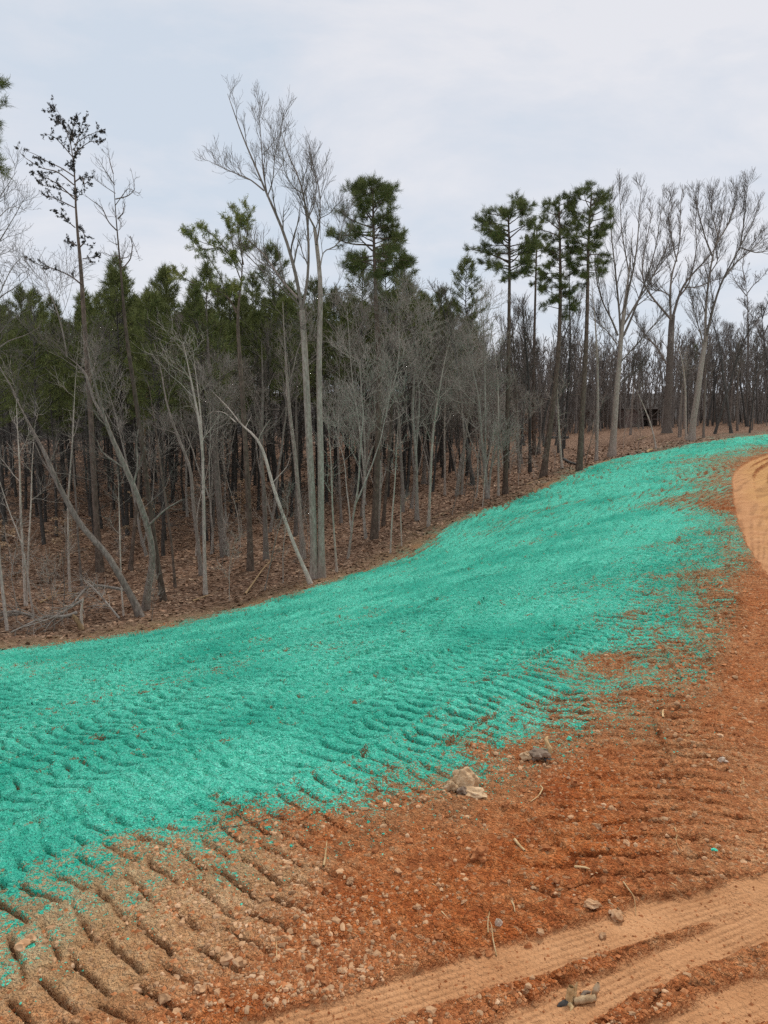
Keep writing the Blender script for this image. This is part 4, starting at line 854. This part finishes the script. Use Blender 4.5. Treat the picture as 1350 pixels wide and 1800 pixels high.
# ------------------------------------------------------------------ clods, stones, wood scraps, leaves
def simple_mat(name, stops, scale=9, rough=.92, bumps=.6, bd=.02):
    m, t, b = newmat(name, rough, .15); co = N(t, 'ShaderNodeTexCoord').outputs['Object']
    a = noise(t, co, scale, 5, .65); col = ramp(t, a, stops); gi = N(t, 'ShaderNodeNewGeometry').outputs['Random Per Island']
    rnd = N(t, 'ShaderNodeObjectInfo').outputs['Random']
    hv = N(t, 'ShaderNodeHueSaturation'); t.links.new(col, hv.inputs['Color'])
    t.links.new(mth(t, 'ADD', mth(t, 'MULTIPLY_ADD', gi, .55, .55), mth(t, 'MULTIPLY', rnd, .35)), hv.inputs['Value'])
    t.links.new(hv.outputs[0], b.inputs['Base Color']); bump(t, b, a, bumps, bd); return m
M['clod'] = simple_mat('soil_clod', [(.3, (.24, .078, .028)), (.5, (.40, .150, .055)), (.75, (.55, .28, .13))])
M['tanclod'] = simple_mat('dry_clod', [(.3, (.34, .18, .09)), (.5, (.50, .29, .15)), (.75, (.62, .42, .26))])
M['stone'] = simple_mat('weathered_stone', [(.3, (.31, .19, .10)), (.5, (.53, .355, .20)), (.72, (.66, .49, .31))], 14)
M['greystone'] = simple_mat('grey_stone', [(.3, (.14, .095, .062)), (.5, (.23, .165, .115)), (.72, (.37, .28, .20))], 10)
M['whitestone'] = simple_mat('quartz', [(.3, (.46, .34, .24)), (.5, (.60, .48, .36)), (.72, (.72, .60, .48))], 10)
M['flake'] = simple_mat('mulch_flakes', [(.3, (.040, .38, .25)), (.5, (.095, .62, .43)), (.72, (.20, .80, .60))], 30)
M['straw'] = simple_mat('pale_wood', [(.3, (.32, .195, .085)), (.5, (.52, .345, .165)), (.72, (.68, .50, .28))], 20)

_ico_t = (1+5**.5)/2
ICO_V = unit(np.array([(-1, _ico_t, 0), (1, _ico_t, 0), (-1, -_ico_t, 0), (1, -_ico_t, 0), (0, -1, _ico_t), (0, 1, _ico_t), (0, -1, -_ico_t), (0, 1, -_ico_t), (_ico_t, 0, -1), (_ico_t, 0, 1), (-_ico_t, 0, -1), (-_ico_t, 0, 1)], float))
ICO_F = np.array([(0, 11, 5), (0, 5, 1), (0, 1, 7), (0, 7, 10), (0, 10, 11), (1, 5, 9), (5, 11, 4), (11, 10, 2), (10, 7, 6), (7, 1, 8), (3, 9, 4), (3, 4, 2), (3, 2, 6), (3, 6, 8), (3, 8, 9), (4, 9, 5), (2, 4, 11), (6, 2, 10), (8, 6, 7), (9, 8, 1)])
def subdiv(V, F):
    V = [tuple(v) for v in V]; mid = {}; out = []
    def mp(a, b):
        k = (min(a, b), max(a, b))
        if k not in mid: mid[k] = len(V); V.append(tuple(unit((np.array(V[a])+np.array(V[b]))/2)))
        return mid[k]
    for a, b, c in F:
        d, e, f = mp(a, b), mp(b, c), mp(c, a); out += [(a, d, f), (b, e, d), (c, f, e), (d, e, f)]
    return np.array(V), np.array(out)
I1 = subdiv(ICO_V, ICO_F); I2 = subdiv(*I1); I3 = subdiv(*I2)
def lump(seed, r, sq=(1, 1, .7), rough=.28, lev=2, freq=1.6):
    rng = np.random.default_rng(seed); V, F = [(ICO_V, ICO_F), I1, I2, I3][lev]; V = V.copy(); disp = np.zeros(len(V))
    for o_ in range(3):
        for _ in range(7):
            k = rng.normal(size=3)*freq*(1.9**o_); disp += np.sin(V@k*2+rng.random()*6.28)*rough*.32/(1.7**o_)
    for _ in range(5):                                               # broken facets
        nrm = unit(rng.normal(size=3)); dcut = .62+.25*rng.random(); q = V@nrm; disp = np.where(q > dcut, disp-(q-dcut)*.8, disp)
    return np_mesh('rock', V*(1+disp)[:, None]*r*np.array(sq), [F], False), None

def soup(rng, P, size, lev0=(ICO_V, ICO_F)):
    """many small lumps as one mesh"""
    V0, F0 = lev0; n_ = len(P); s = size[:, None, None]*(.55+.8*rng.random((n_, 1, 3)))*np.array([1, 1, .75])
    V = V0[None]*(1+.18*rng.normal(size=(n_, len(V0), 1)))*s+P[:, None, :]
    F = F0[None]+(np.arange(n_)*len(V0))[:, None, None]
    return np_mesh('lumps', V.reshape(-1, 3), [F.reshape(-1, 3)], False)
rngd = np.random.default_rng(5)
OCT = (np.array([(1, 0, 0), (-1, 0, 0), (0, 1, 0), (0, -1, 0), (0, 0, 1), (0, 0, -1.)]), np.array([(0, 2, 4), (2, 1, 4), (1, 3, 4), (3, 0, 4), (2, 0, 5), (1, 2, 5), (3, 1, 5), (0, 3, 5)]))
def scatter(weight, n_, rng):
    p = np.cumsum(weight); i = np.searchsorted(p, rng.random(n_)*p[-1]); q = QUAD[np.minimum(i, len(QUAD)-1)]
    a, b = rng.random((n_, 1)), rng.random((n_, 1))
    return (VG[q[:, 0]]*(1-a)+VG[q[:, 1]]*a)*(1-b)+(VG[q[:, 3]]*(1-a)+VG[q[:, 2]]*a)*b
qc = VG[QUAD].mean(1); qd = np.hypot(qc[:, 0], qc[:, 1]); qarea = np.linalg.norm(np.cross(VG[QUAD[:, 1]]-VG[QUAD[:, 0]], VG[QUAD[:, 3]]-VG[QUAD[:, 0]]), axis=1)
invis = (np.abs(qc[:, 0]) < .58*qc[:, 1]+.6) & (qc[:, 1] > 3.6)
q_m, q_p, q_l = qm(mulch), qm(pale), qm(loose); q_r = qm(road); q_t = qm(tanl)
patch = np.clip(.55+fbm(qc[:, 0]*.9, qc[:, 1]*.9, 3, 131)*1.3, .05, 1.5)
dfall = 1/np.maximum(qd, 4)**1.6
w_soil = qarea*dfall*invis*(cls == 0)*(qd < 26)*(1-q_p)*(1-.9*q_r)*patch
P_ = scatter(w_soil*(1-.6*q_t), 17000, rngd); sz = .006+.016*rngd.random(len(P_))**3
tag(obj('soil_crumbs', soup(rngd, P_, sz*np.interp(P_[:, 1], [4, 12], [1, 1.7]), OCT), M['clod']), 'loose red crumbs of clay scattered over the bare soil', 'soil crumbs', kind='stuff')
P_ = scatter(w_soil*(.25+q_t+.6*q_l), 6000, rngd); sz = .005+.020*rngd.random(len(P_))**4
tag(obj('pale_gravel', soup(rngd, P_, sz*np.interp(P_[:, 1], [4, 12], [1, 1.6]), (ICO_V, ICO_F)), M['tanclod']), 'pale dry grit and gravel on the bare soil', 'gravel', kind='stuff')
w_rut = qarea*dfall*invis*(cls == 3)*(qd < 12)
P_ = scatter(w_rut, 900, rngd); tag(obj('track_grit', soup(rngd, P_, .004+.010*rngd.random(900)**2, OCT), M['clod']), 'small crumbs lying in the wheel tracks', 'soil crumbs', kind='stuff')
# dyed fibre clumps: thick on the bank, single flecks past its edge
w_g = qarea/np.maximum(qd, 4)**1.7*invis*(qd < 18)*(1-q_p)*(1-q_r)*np.clip(q_m*1.1-.06, 0, 1)*(1.15-q_m)*(qm(leaf) < .5)
P_ = scatter(w_g, 9000, rngd); sz = (.004+.010*rngd.random(len(P_))**2)*np.interp(P_[:, 1], [5, 12, 40], [.8, 1.2, 2])
tag(obj('mulch_fibre', soup(rngd, P_, sz, OCT), M['flake']), 'clumps of green wood-fibre mulch stuck over the seeded bank', 'mulch', kind='stuff')
# fallen leaves
w_l = qarea/np.maximum(qd, 10)**1.4*invis*(qm(leaf) > .35)*(qd < 80)*(1-.85*qm(straw))
P_ = scatter(w_l, 26000, rngd)+[0, 0, .02]; V, F = leafquads(rngd, P_, np.interp(P_[:, 1], [18, 60], [.075, .14])[:, None], .25)
tag(obj('leaf_litter', np_mesh('leaf_litter', V, [F], False), M['leaves']), 'brown fallen leaves covering the floor of the wood', 'fallen leaves', kind='stuff')

# --- larger stones and clods, one by one: (photo x, y, width px, label, material, squash, level)
def on_ground(px, py):
    g = ground(px, py); return np.array([g[0], g[1], gz(g[0], g[1])])
def put_rock(name, label, px, py, w, mat, sq=(1, .9, .75), seed=0, rough=.3, lev=2, cat='stone', group=None, sink=.25):
    p = on_ground(px, py); d = math.dist(p, (0, 0, CAM_H)); r = w/2*d/FPX
    me, _ = lump(seed, r, sq, rough, lev); o = obj(name, me, M[mat], loc=(p[0], p[1], p[2]+r*sq[2]*(1-2*sink))); o.rotation_euler = (0, 0, seed*1.7)
    return tag(o, label, cat, group)
put_rock('boulder', 'largest pale lumpy boulder at the lower edge of the green mulch', 818, 1390, 46, 'stone', (1, .9, .88), 3, .17, 3, 'boulder')
put_rock('stone', 'small rounded stone against the left side of the pale boulder', 794, 1400, 24, 'stone', (1, .8, .8), 5)
put_rock('stone', 'bluish grey stone in front of the pale boulder', 812, 1406, 18, 'greystone', (1, .8, .8), 6)
put_rock('stone', 'low flat tan stone right of the pale boulder foot', 832, 1407, 34, 'stone', (1, .7, .4), 7)
put_rock('clod', 'biggest orange clay clod on the red soil', 845, 1512, 30, 'clod', (1, .8, .7), 8, cat='clod')
put_rock('stone', 'white quartz stone on the smooth strip by the right edge', 1269, 1350, 12, 'whitestone', (1, .7, .6), 9)
put_rock('stone', 'pale stone near the wheel track, larger of two side by side', 1085, 1608, 24, 'tanclod', (1, .8, .7), 10)
put_rock('stone', 'flat pale stone left of two side by side by the wheel track', 1040, 1597, 24, 'tanclod', (1, .7, .5), 11)
put_rock('stone', 'light stone low on the red bank above the tan tracks', 615, 1560, 15, 'tanclod', (1, .8, .8), 12)
put_rock('clod', 'green-stained clod lying alone by the right edge', 1255, 1503, 8, 'flake', (1, .8, .6), 13, cat='clod')
put_rock('clod', 'green-stained clod right of the grey root chunk', 1000, 1305, 9, 'flake', (1, .8, .7), 14, cat='clod')
put_rock('stone', 'grey-white chip beside the upright root scraps', 876, 1632, 14, 'whitestone', (.7, .6, 1.1), 15)
CL = [(700, 1545, 14), (660, 1510, 13), (560, 1580, 13), (745, 1420, 16), (890, 1427, 14), (920, 1395, 14), (1075, 1432, 18), (1010, 1385, 16), (1165, 1350, 15), (1165, 1385, 13), (960, 1500, 16), (790, 1530, 13), (735, 1600, 14),
      (690, 1640, 14), (770, 1655, 16), (950, 1640, 14), (860, 1670, 14), (840, 1672, 12), (545, 1710, 17), (570, 1730, 16), (625, 1680, 15), (650, 1678, 14), (980, 1560, 15), (1060, 1560, 14), (1100, 1500, 15), (1140, 1545, 17), (1150, 1440, 13),
      (1220, 1450, 12), (1000, 1455, 14), (1120, 1375, 13), (1050, 1470, 16), (1090, 1530, 14), (1010, 1590, 13), (1060, 1640, 15), (930, 1655, 13), (720, 1490, 14), (640, 1590, 12), (420, 1700, 20), (400, 1690, 22), (445, 1665, 18), (310, 1780, 24), (40, 1670, 22), (55, 1660, 18),
      (290, 1760, 20), (350, 1745, 18), (240, 1735, 16), (1300, 1440, 11), (1230, 1300, 12), (1190, 1250, 12), (1130, 1470, 14), (885, 1555, 12), (815, 1590, 13)]
for i, (x, y, w) in enumerate(CL):
    pale_ = i % 3 == 0 or x < 450
    put_rock('clod', 'pale dry clod lying on the disturbed red soil' if pale_ else 'orange clay clod lying on the disturbed red soil', x, y, w*.95, 'tanclod' if pale_ else 'clod', (1, .75+.2*(i % 3)/2, .7), 40+i, .34, 1, 'clod', 'pale clods on the soil' if pale_ else 'orange clods on the soil', .3)
# --- sticks and roots lying about: photo polyline, width px, lift of the middle in m
def stick(name, label, pts, w, mat='straw', lift=0.0, cat='stick', group=None, seed=0, end=.35, tipz=0.0):
    P = np.array([on_ground(*p) for p in pts]); d = math.dist(P[0], (0, 0, CAM_H)); r = w*.36*d/FPX; n_ = len(P); t = np.linspace(0, 1, n_)
    P[:, 2] += r*.7+lift*np.sin(t*math.pi)+tipz*t; R = r*np.linspace(1, end, n_); Q, S = rounded(P, R, max(8, 3*n_)); b = Q[0].copy()
    T = Tubes(); T.add((Q-b)[None], S[None], 6); return tag(obj(name, T.mesh(name), M[mat], loc=b), label, cat, group)
stick('wood_chip', 'flat pale wood chip on the red soil, right of the orange clod', [(904, 1486), (912, 1494), (922, 1503)], 7, end=.7, cat='wood chip')
stick('stick', 'straight pale stick pointing at the wheel tracks', [(1010, 1530), (1030, 1537), (1050, 1544)], 6)
stick('root', 'thin white curved root above the paired pale stones', [(1095, 1562), (1103, 1575), (1115, 1585), (1118, 1603)], 3.5, lift=.02, cat='root')
stick('root', 'bleached twisted root below the grey root chunk', [(950, 1388), (954, 1400), (946, 1412), (932, 1420)], 4.5, lift=.02, cat='root')
stick('root', 'pale bent root scrap standing near the white chip', [(873, 1672), (866, 1655), (864, 1640), (855, 1630)], 3.5, cat='root', tipz=.05)
stick('stick', 'short pale stick upright left of the bent root scrap', [(858, 1645), (857, 1635), (860, 1622)], 3.5, tipz=.05)
stick('stick', 'thin pale twig on the red bank, far left of the root scraps', [(776, 1608), (783, 1618), (790, 1627)], 3)
stick('stick', 'small pale splinter above the bent root scrap', [(899, 1592), (903, 1600), (905, 1610)], 5)
stick('root', 'thin wavy root on the cleated soil by the right edge', [(1185, 1470), (1190, 1482), (1186, 1490), (1195, 1505)], 3, cat='root')
stick('root', 'squiggle of pale root on the smooth right strip', [(1306, 1370), (1308, 1382), (1300, 1384), (1304, 1394)], 2.5, cat='root')
stick('wood_chip', 'pale splinter high on the right soil', [(1200, 1309), (1206, 1306), (1213, 1303)], 5, end=.8, cat='wood chip')
stick('wood_chip', 'upright pale splinter near the mulch edge at right', [(1165, 1270), (1164, 1262), (1166, 1254)], 5, end=.7, cat='wood chip')
stick('stick', 'pale stick standing at the green edge above the red soil', [(569, 1536), (572, 1522), (575, 1500)], 6, tipz=.06)
stick('stick', 'thin straw-coloured twig at the tan track edge', [(486, 1690), (487, 1678), (485, 1662)], 3)
stick('stick', 'short bright twig low beside the tan tracks', [(486, 1748), (492, 1742), (499, 1735)], 4)
stick('stick', 'long dark twig lying on the green mulch', [(375, 1465), (420, 1463), (470, 1455), (520, 1440)], 2.2, 'dark')
stick('root', 'fine pale root across the soil below the boulder', [(833, 1406), (845, 1410), (858, 1414)], 3, cat='root')
stick('stick', 'pale twig beside the paired stones', [(1070, 1590), (1085, 1598), (1100, 1604)], 4, 'deadwood')
for i, (x, y, a, l) in enumerate([(610, 1640, .6, 26), (820, 1460, 2.4, 22), (1110, 1420, 1.0, 24), (1240, 1400, .3, 18), (700, 1700, .2, 30), (960, 1590, 2.7, 20), (1180, 1560, .9, 24), (540, 1620, 1.8, 20), (760, 1560, .4, 24), (1090, 1470, 2.0, 20)]):
    stick('twig', 'fine broken twig lying on the red soil', [(x, y), (x+l*.5*math.cos(a)+2, y+l*.3*math.sin(a)), (x+l*math.cos(a), y+l*.6*math.sin(a))], 2, 'straw', group='fine twigs on the soil', cat='twig')
# grey torn root chunk with a yellow curl
g = on_ground(945, 1338); root = empty('root_chunk', g); tag(root, 'torn dark grey root chunk with a pale curled strip behind it', 'root'); mpx = math.dist(g, (0, 0, CAM_H))/FPX
me, _ = lump(71, 16*mpx, (1.0, .7, .55), .45, 2); obj('body', me, M['greystone'], root, (0, 0, 9*mpx))
me, _ = lump(72, 9*mpx, (1.2, .8, .7), .4, 2); obj('bark_lump', me, M['stone'], root, (-15*mpx, 3*mpx, 8*mpx))
T = Tubes(); Pp = np.array([(18, 3, 6), (22, 6, 16), (17, 9, 24), (15, 14, 30), (20, 20, 32)])*mpx; Q, S = rounded(Pp, np.array([4, 4, 3.5, 3, 1.5])*mpx, 14); T.add(Q[None], S[None], 6); obj('curl', T.mesh('curl'), M['straw'], root)
T = Tubes(); Pp = np.array([(10, -4, 3), (26, -5, 3), (40, -4, 3)])*mpx; Q, S = rounded(Pp, np.array([4, 3, 1.5])*mpx, 8); T.add(Q[None], S[None], 5); obj('root_end', T.mesh('root_end'), M['dark'], root)
# splintered stump between the wheel tracks
g = on_ground(1000, 1752); root = empty('splintered_stump', g); tag(root, 'splintered wood stub with broken pieces between the two wheel tracks', 'stump'); mpx = math.dist(g, (0, 0, CAM_H))/FPX
def piece(nm, pts, rad, mat='straw', k=7):
    T = Tubes(); Q, S = rounded(np.array(pts, float)*mpx, np.array(rad, float)*mpx, 10); S = S*(1+.12*np.sin(np.arange(10)*2.1)); T.add(Q[None], S[None], k); return obj(nm, T.mesh(nm), M[mat], root)
piece('stub', [(0, 0, -6), (1, 0, 6), (2, 1, 16), (3, 1, 25)], [7, 6, 5.5, 4]); piece('splinter', [(6, 1, 0), (9, 2, 18), (12, 3, 30)], [4, 3, 1])
piece('log_piece', [(6, -4, 5), (22, -3, 7), (38, -1, 8)], [5, 6, 5], 'deadwood'); piece('root_end', [(-2, -2, 0), (-12, -6, 2), (-18, -8, 0)], [6, 4, 1.5], 'dark')
piece('splinter', [(0, -6, 2), (2, -12, 2), (-2, -18, 1)], [4, 3, 1]); piece('splinter', [(22, 6, 4), (26, 10, 8), (34, 12, 6)], [4, 3, 2], 'greystone'); piece('bark_flake', [(40, 12, 2), (44, 13, 12), (46, 14, 20)], [4, 5, 2], 'stone')
# --- fallen wood at the edge of the trees
stick('fallen_branch', 'bleached fallen branch propped on the leaf litter, left of the leaning pale tree', [(431, 1046), (445, 1030), (462, 1010), (480, 993)], 6, 'deadwood', cat='branch', tipz=.25)
stick('fallen_branch', 'long pale branch lying by the foot of the pale double-topped sapling', [(338, 1058), (358, 1050), (384, 1040)], 5, 'deadwood', cat='branch')
stick('fallen_branch', 'thin pale branch on the leaves near the white-footed slim trunk', [(700, 925), (728, 938), (760, 950)], 3, 'deadwood', cat='branch')
stick('fallen_branch', 'pale branch lying along the green edge under the flat-topped pine', [(760, 912), (790, 900), (815, 888)], 3.5, 'deadwood', cat='branch')
stick('fallen_branch', 'straw-coloured branch by the bare edge below the leaning pine', [(925, 853), (942, 847), (960, 842)], 4, 'deadwood', cat='branch')
stick('fallen_branch', 'dark broken log slanting to the narrow pine foot', [(990, 808), (1002, 814), (1014, 818)], 7, 'dark', cat='branch', end=.8)
stick('fallen_branch', 'yellowish log piece on the bank left of the leaning dead pole', [(1136, 797), (1141, 794), (1146, 792)], 7, 'straw', cat='branch', end=.8)
stick('fallen_branch', 'long pale dead branch low behind the left brush heap', [(70, 1062), (105, 1052), (140, 1045)], 4, 'deadwood', cat='branch', lift=.2)
stick('leaning_pole', 'pale leaning pole at the left picture edge', [(13, 1112), (10, 1108), (8, 1104)], 8, 'pale', cat='pole', end=.7, tipz=2.3)
stick('fallen_branch', 'pale twig bundle branch at the far foot of the leaf bank', [(1120, 775), (1135, 769), (1150, 765)], 3, 'deadwood', cat='branch')
# brush heap: each bough its own branch
R1 = random.Random(4)
def bough(pts, w, label, seed, twigs=14):
    rng = np.random.default_rng(seed); P = np.array([np.array(on_ground(*b))+np.array([0, 0, h]) for b, h in pts]); m = math.dist(P[0], (0, 0, CAM_H))/FPX
    Q, S = rounded(P, np.linspace(w, w*.3, len(P))*m/2, 16); b0 = Q[0].copy(); T = Tubes(); T.add((Q-b0)[None], S[None], 5); root = empty('brush_bough', b0); tag(root, label, 'branch')
    obj('stem', T.mesh('stem'), M['thicket'], root); K = Tubes(); A_, AR = grow(rng, Q[None], S[None], twigs, .15, 1, .5, 1.5, .8, -.1, 5, .5, .15, .006); K.add(A_-b0, AR, 3); B_, BR = grow(rng, A_, AR, 4, .2, 1, .2, .6, .8, 0, 3, .6, .2, .005); K.add(B_-b0, BR, 3)
    obj('twigs', K.mesh('twigs'), M['thicket'], root)
bough([((225, 1075), .75), ((190, 1070), .75), ((160, 1072), .95), ((130, 1090), .6), ((100, 1105), .3), ((60, 1112), .1)], 6, 'arched grey bough with twigs, right end of the left brush heap', 1, 22)
bough([((150, 1098), .9), ((125, 1100), .6), ((90, 1108), .4), ((40, 1115), .25)], 5, 'long low bough across the middle of the left brush heap', 2, 18)
bough([((137, 1104), .55), ((120, 1106), .45), ((80, 1106), .45), ((50, 1112), .3), ((20, 1120), .15)], 7, 'thick bough with pale broken end, front of the left brush heap', 3, 10)
bough([((60, 1095), .2), ((30, 1098), .45), ((0, 1100), .4), ((-30, 1100), .1)], 5, 'tangled bough at the left picture edge', 4, 24)
bough([((210, 1090), .1), ((185, 1085), .6), ((165, 1078), .95), ((150, 1072), 1.1)], 4, 'steep twiggy bough drooping toward the curved trunk', 5, 30)
T = Tubes(); g = on_ground(140, 1106); mpx = math.dist(g, (0, 0, CAM_H))/FPX; root = empty('snapped_stump', g); tag(root, 'small snapped stump with pale split top beside the brush heap', 'stump')
Q, S = rounded(np.array([(4, 0, -4), (2, 0, 8), (-4, 0, 18), (-10, 0, 26)])*mpx, np.array([5, 4.5, 4, 1.5])*mpx, 9); T.add(Q[None], S[None], 7); obj('stub', T.mesh('stub'), M['deadwood'], root)
T = Tubes(); Q, S = rounded(np.array([(4, 1, 0), (3, 1, 16), (4, 1, 34), (9, 1, 54)])*mpx, np.array([3, 2.5, 2, 1])*mpx, 9); T.add(Q[None], S[None], 6); obj('split_stem', T.mesh('split_stem'), M['pale'], root)
# beech saplings that kept their tan leaves
def beech(px, py, h, label, seed, nleaf=420, mat='beech'):
    rng = np.random.default_rng(seed); g = on_ground(px, py); T = Tubes(); K = Tubes(); z = np.linspace(-.1, h, 9); P = np.stack([np.cumsum(rng.normal(size=9)*.04), np.cumsum(rng.normal(size=9)*.04), z], 1); R = np.linspace(.03, .008, 9)
    T.add(P[None], R[None], 6); A_, AR = grow(rng, P[None], R[None], 16, .25, .95, .7, 1.5, 1.35, .02, 6, .5, .08); K.add(A_, AR, 3); B_, BR = grow(rng, A_, AR, 5, .25, 1, .2, .6, .7, 0, 3, .6, .1); K.add(B_, BR, 3)
    f = rng.random((len(B_), nleaf//len(B_)+3, 1)); O_ = (B_[:, :1]*(1-f)+B_[:, -1:]*f).reshape(-1, 3); O_ = O_+rng.normal(size=O_.shape)*[.04, .04, .02]; V, F = leafquads(rng, O_, .055, .35)
    root = empty('beech_sapling', g); tag(root, label, 'sapling'); obj('trunk', T.mesh('trunk'), M['pale'], root); obj('branches', K.mesh('branches'), M['twig'], root); obj('leaves', np_mesh('leaves', V, [F], False), M[mat], root)
beech(118, 1010, 2.6, 'sapling holding tan dry leaves behind the arching grey tree', 1)
beech(425, 935, 2.8, 'sapling with tan leaves left of the brown-trunked pine', 2)
beech(20, 1010, 2.2, 'low sapling with tan leaves at the left picture edge', 3)
beech(930, 800, 4.0, 'rusty-leaved sapling beside the pale fallen board', 4, 900, 'leaves')
beech(250, 960, 3.0, 'tan-leaved sapling deep behind the curved trunk', 5, 320)
# --- shed deep in the wood and the board lying near it
def box(V0, V1):
    x0, y0, z0 = V0; x1, y1, z1 = V1; V = np.array([(x0, y0, z0), (x1, y0, z0), (x1, y1, z0), (x0, y1, z0), (x0, y0, z1), (x1, y0, z1), (x1, y1, z1), (x0, y1, z1)])
    return np_mesh('box', V, [np.array([(0, 3, 2, 1), (4, 5, 6, 7), (0, 1, 5, 4), (1, 2, 6, 5), (2, 3, 7, 6), (3, 0, 4, 7)])], False)
M['plank'] = bark('weathered_planks', (.14, .105, .088), (.25, .19, .165), (.34, .265, .23), .25, 12)
M['roofing'] = bark('rusty_roofing', (.045, .038, .034), (.085, .070, .062), (.14, .11, .095), 1, 5)
Ys = float(ground(1130, 750)[1]); a_ = at(1099, 748, Ys); b_ = at(1172, 748, Ys); Wd = b_[0]-a_[0]; Hh = at(1100, 716, Ys)[2]-a_[2]; gl_ = min(gz(a_[0], Ys), gz(b_[0], Ys+2))
root = empty('shed', (a_[0], Ys, gl_)); tag(root, 'small grey plank shed with flat roof and open dark side, deep in the wood', 'shed')
base_h = a_[2]-gl_; Hh += base_h; root.rotation_euler = (0, 0, .12)
npl = 11
for i in range(npl):
    x0 = i*Wd*.42/npl; obj('plank', box((x0, 0, -.1), (x0+Wd*.42/npl-.012, .03+.008*(i % 2), Hh*.9)), M['plank'], root)
obj('side_wall', box((-.04, .05, -.1), (0, 2.4, Hh*.9)), M['plank'], root); obj('back_wall', box((0, 2.36, -.1), (Wd, 2.4, Hh*.9)), M['roofing'], root)
obj('post', box((Wd*.66, 0, -.1), (Wd*.66+.1, .1, Hh*.9)), M['dark'], root); obj('post', box((Wd-.1, 0, -.1), (Wd, .1, Hh*.9)), M['dark'], root)
obj('roof', box((-.25, -.3, Hh*.9+.003), (Wd+.3, 2.7, Hh*.9+.1)), M['roofing'], root); obj('rail', box((Wd*.44, .02, Hh*.4), (Wd-.11, .06, Hh*.4+.1)), M['plank'], root)
obj('shelf_board', box((Wd*.44, .5, Hh*.6), (Wd-.11, .9, Hh*.6+.05)), M['plank'], root)
Yb = float(ground(930, 772)[1]); a_ = at(905, 760, Yb); b_ = at(958, 760, Yb)
root = empty('fallen_board', (a_[0], Yb, gz(a_[0], Yb))); tag(root, 'long pale board resting on low blocks among the trees behind the pines', 'board'); hz_ = max(.25, a_[2]-gz(a_[0], Yb))
obj('board', box((0, 0, hz_), (2.6, .3, hz_+.12)), M['deadwood'], root); obj('block', box((.15, .02, -.1), (.4, .28, hz_-.003)), M['plank'], root); obj('block', box((2.2, .02, -.1), (2.45, .28, hz_-.003)), M['plank'], root)
Yb = float(ground(970, 772)[1])-.8; a_ = at(946, 766, Yb); r_ = .2; T = Tubes(); L_ = at(1000, 766, Yb)[0]-a_[0]
root = empty('dark_log', (a_[0], Yb, gz(a_[0], Yb))); tag(root, 'dark fallen log with upturned root end behind the leaning pine trunk', 'log')
Q, S = rounded(np.array([(0, 0, .25), (L_*.5, .1, .3), (L_, .2, .28)]), np.array([.16, .2, .24]), 10); T.add(Q[None], S[None], 8); obj('trunk', T.mesh('trunk'), M['dark'], root)
rng = np.random.default_rng(8); T = Tubes(); A_, AR = grow(rng, Q[None], S[None], 14, .9, 1, .4, 1.0, 1.2, .3, 5, .3, .2, .012); T.add(A_, AR, 4); obj('root_plate', T.mesh('root_plate'), M['dark'], root)

for o_ in bpy.data.objects:
    if o_.name.split('.')[0] == 'branches' and o_.parent and o_.parent.get('category') == 'pine tree': o_['kind'] = 'stuff'
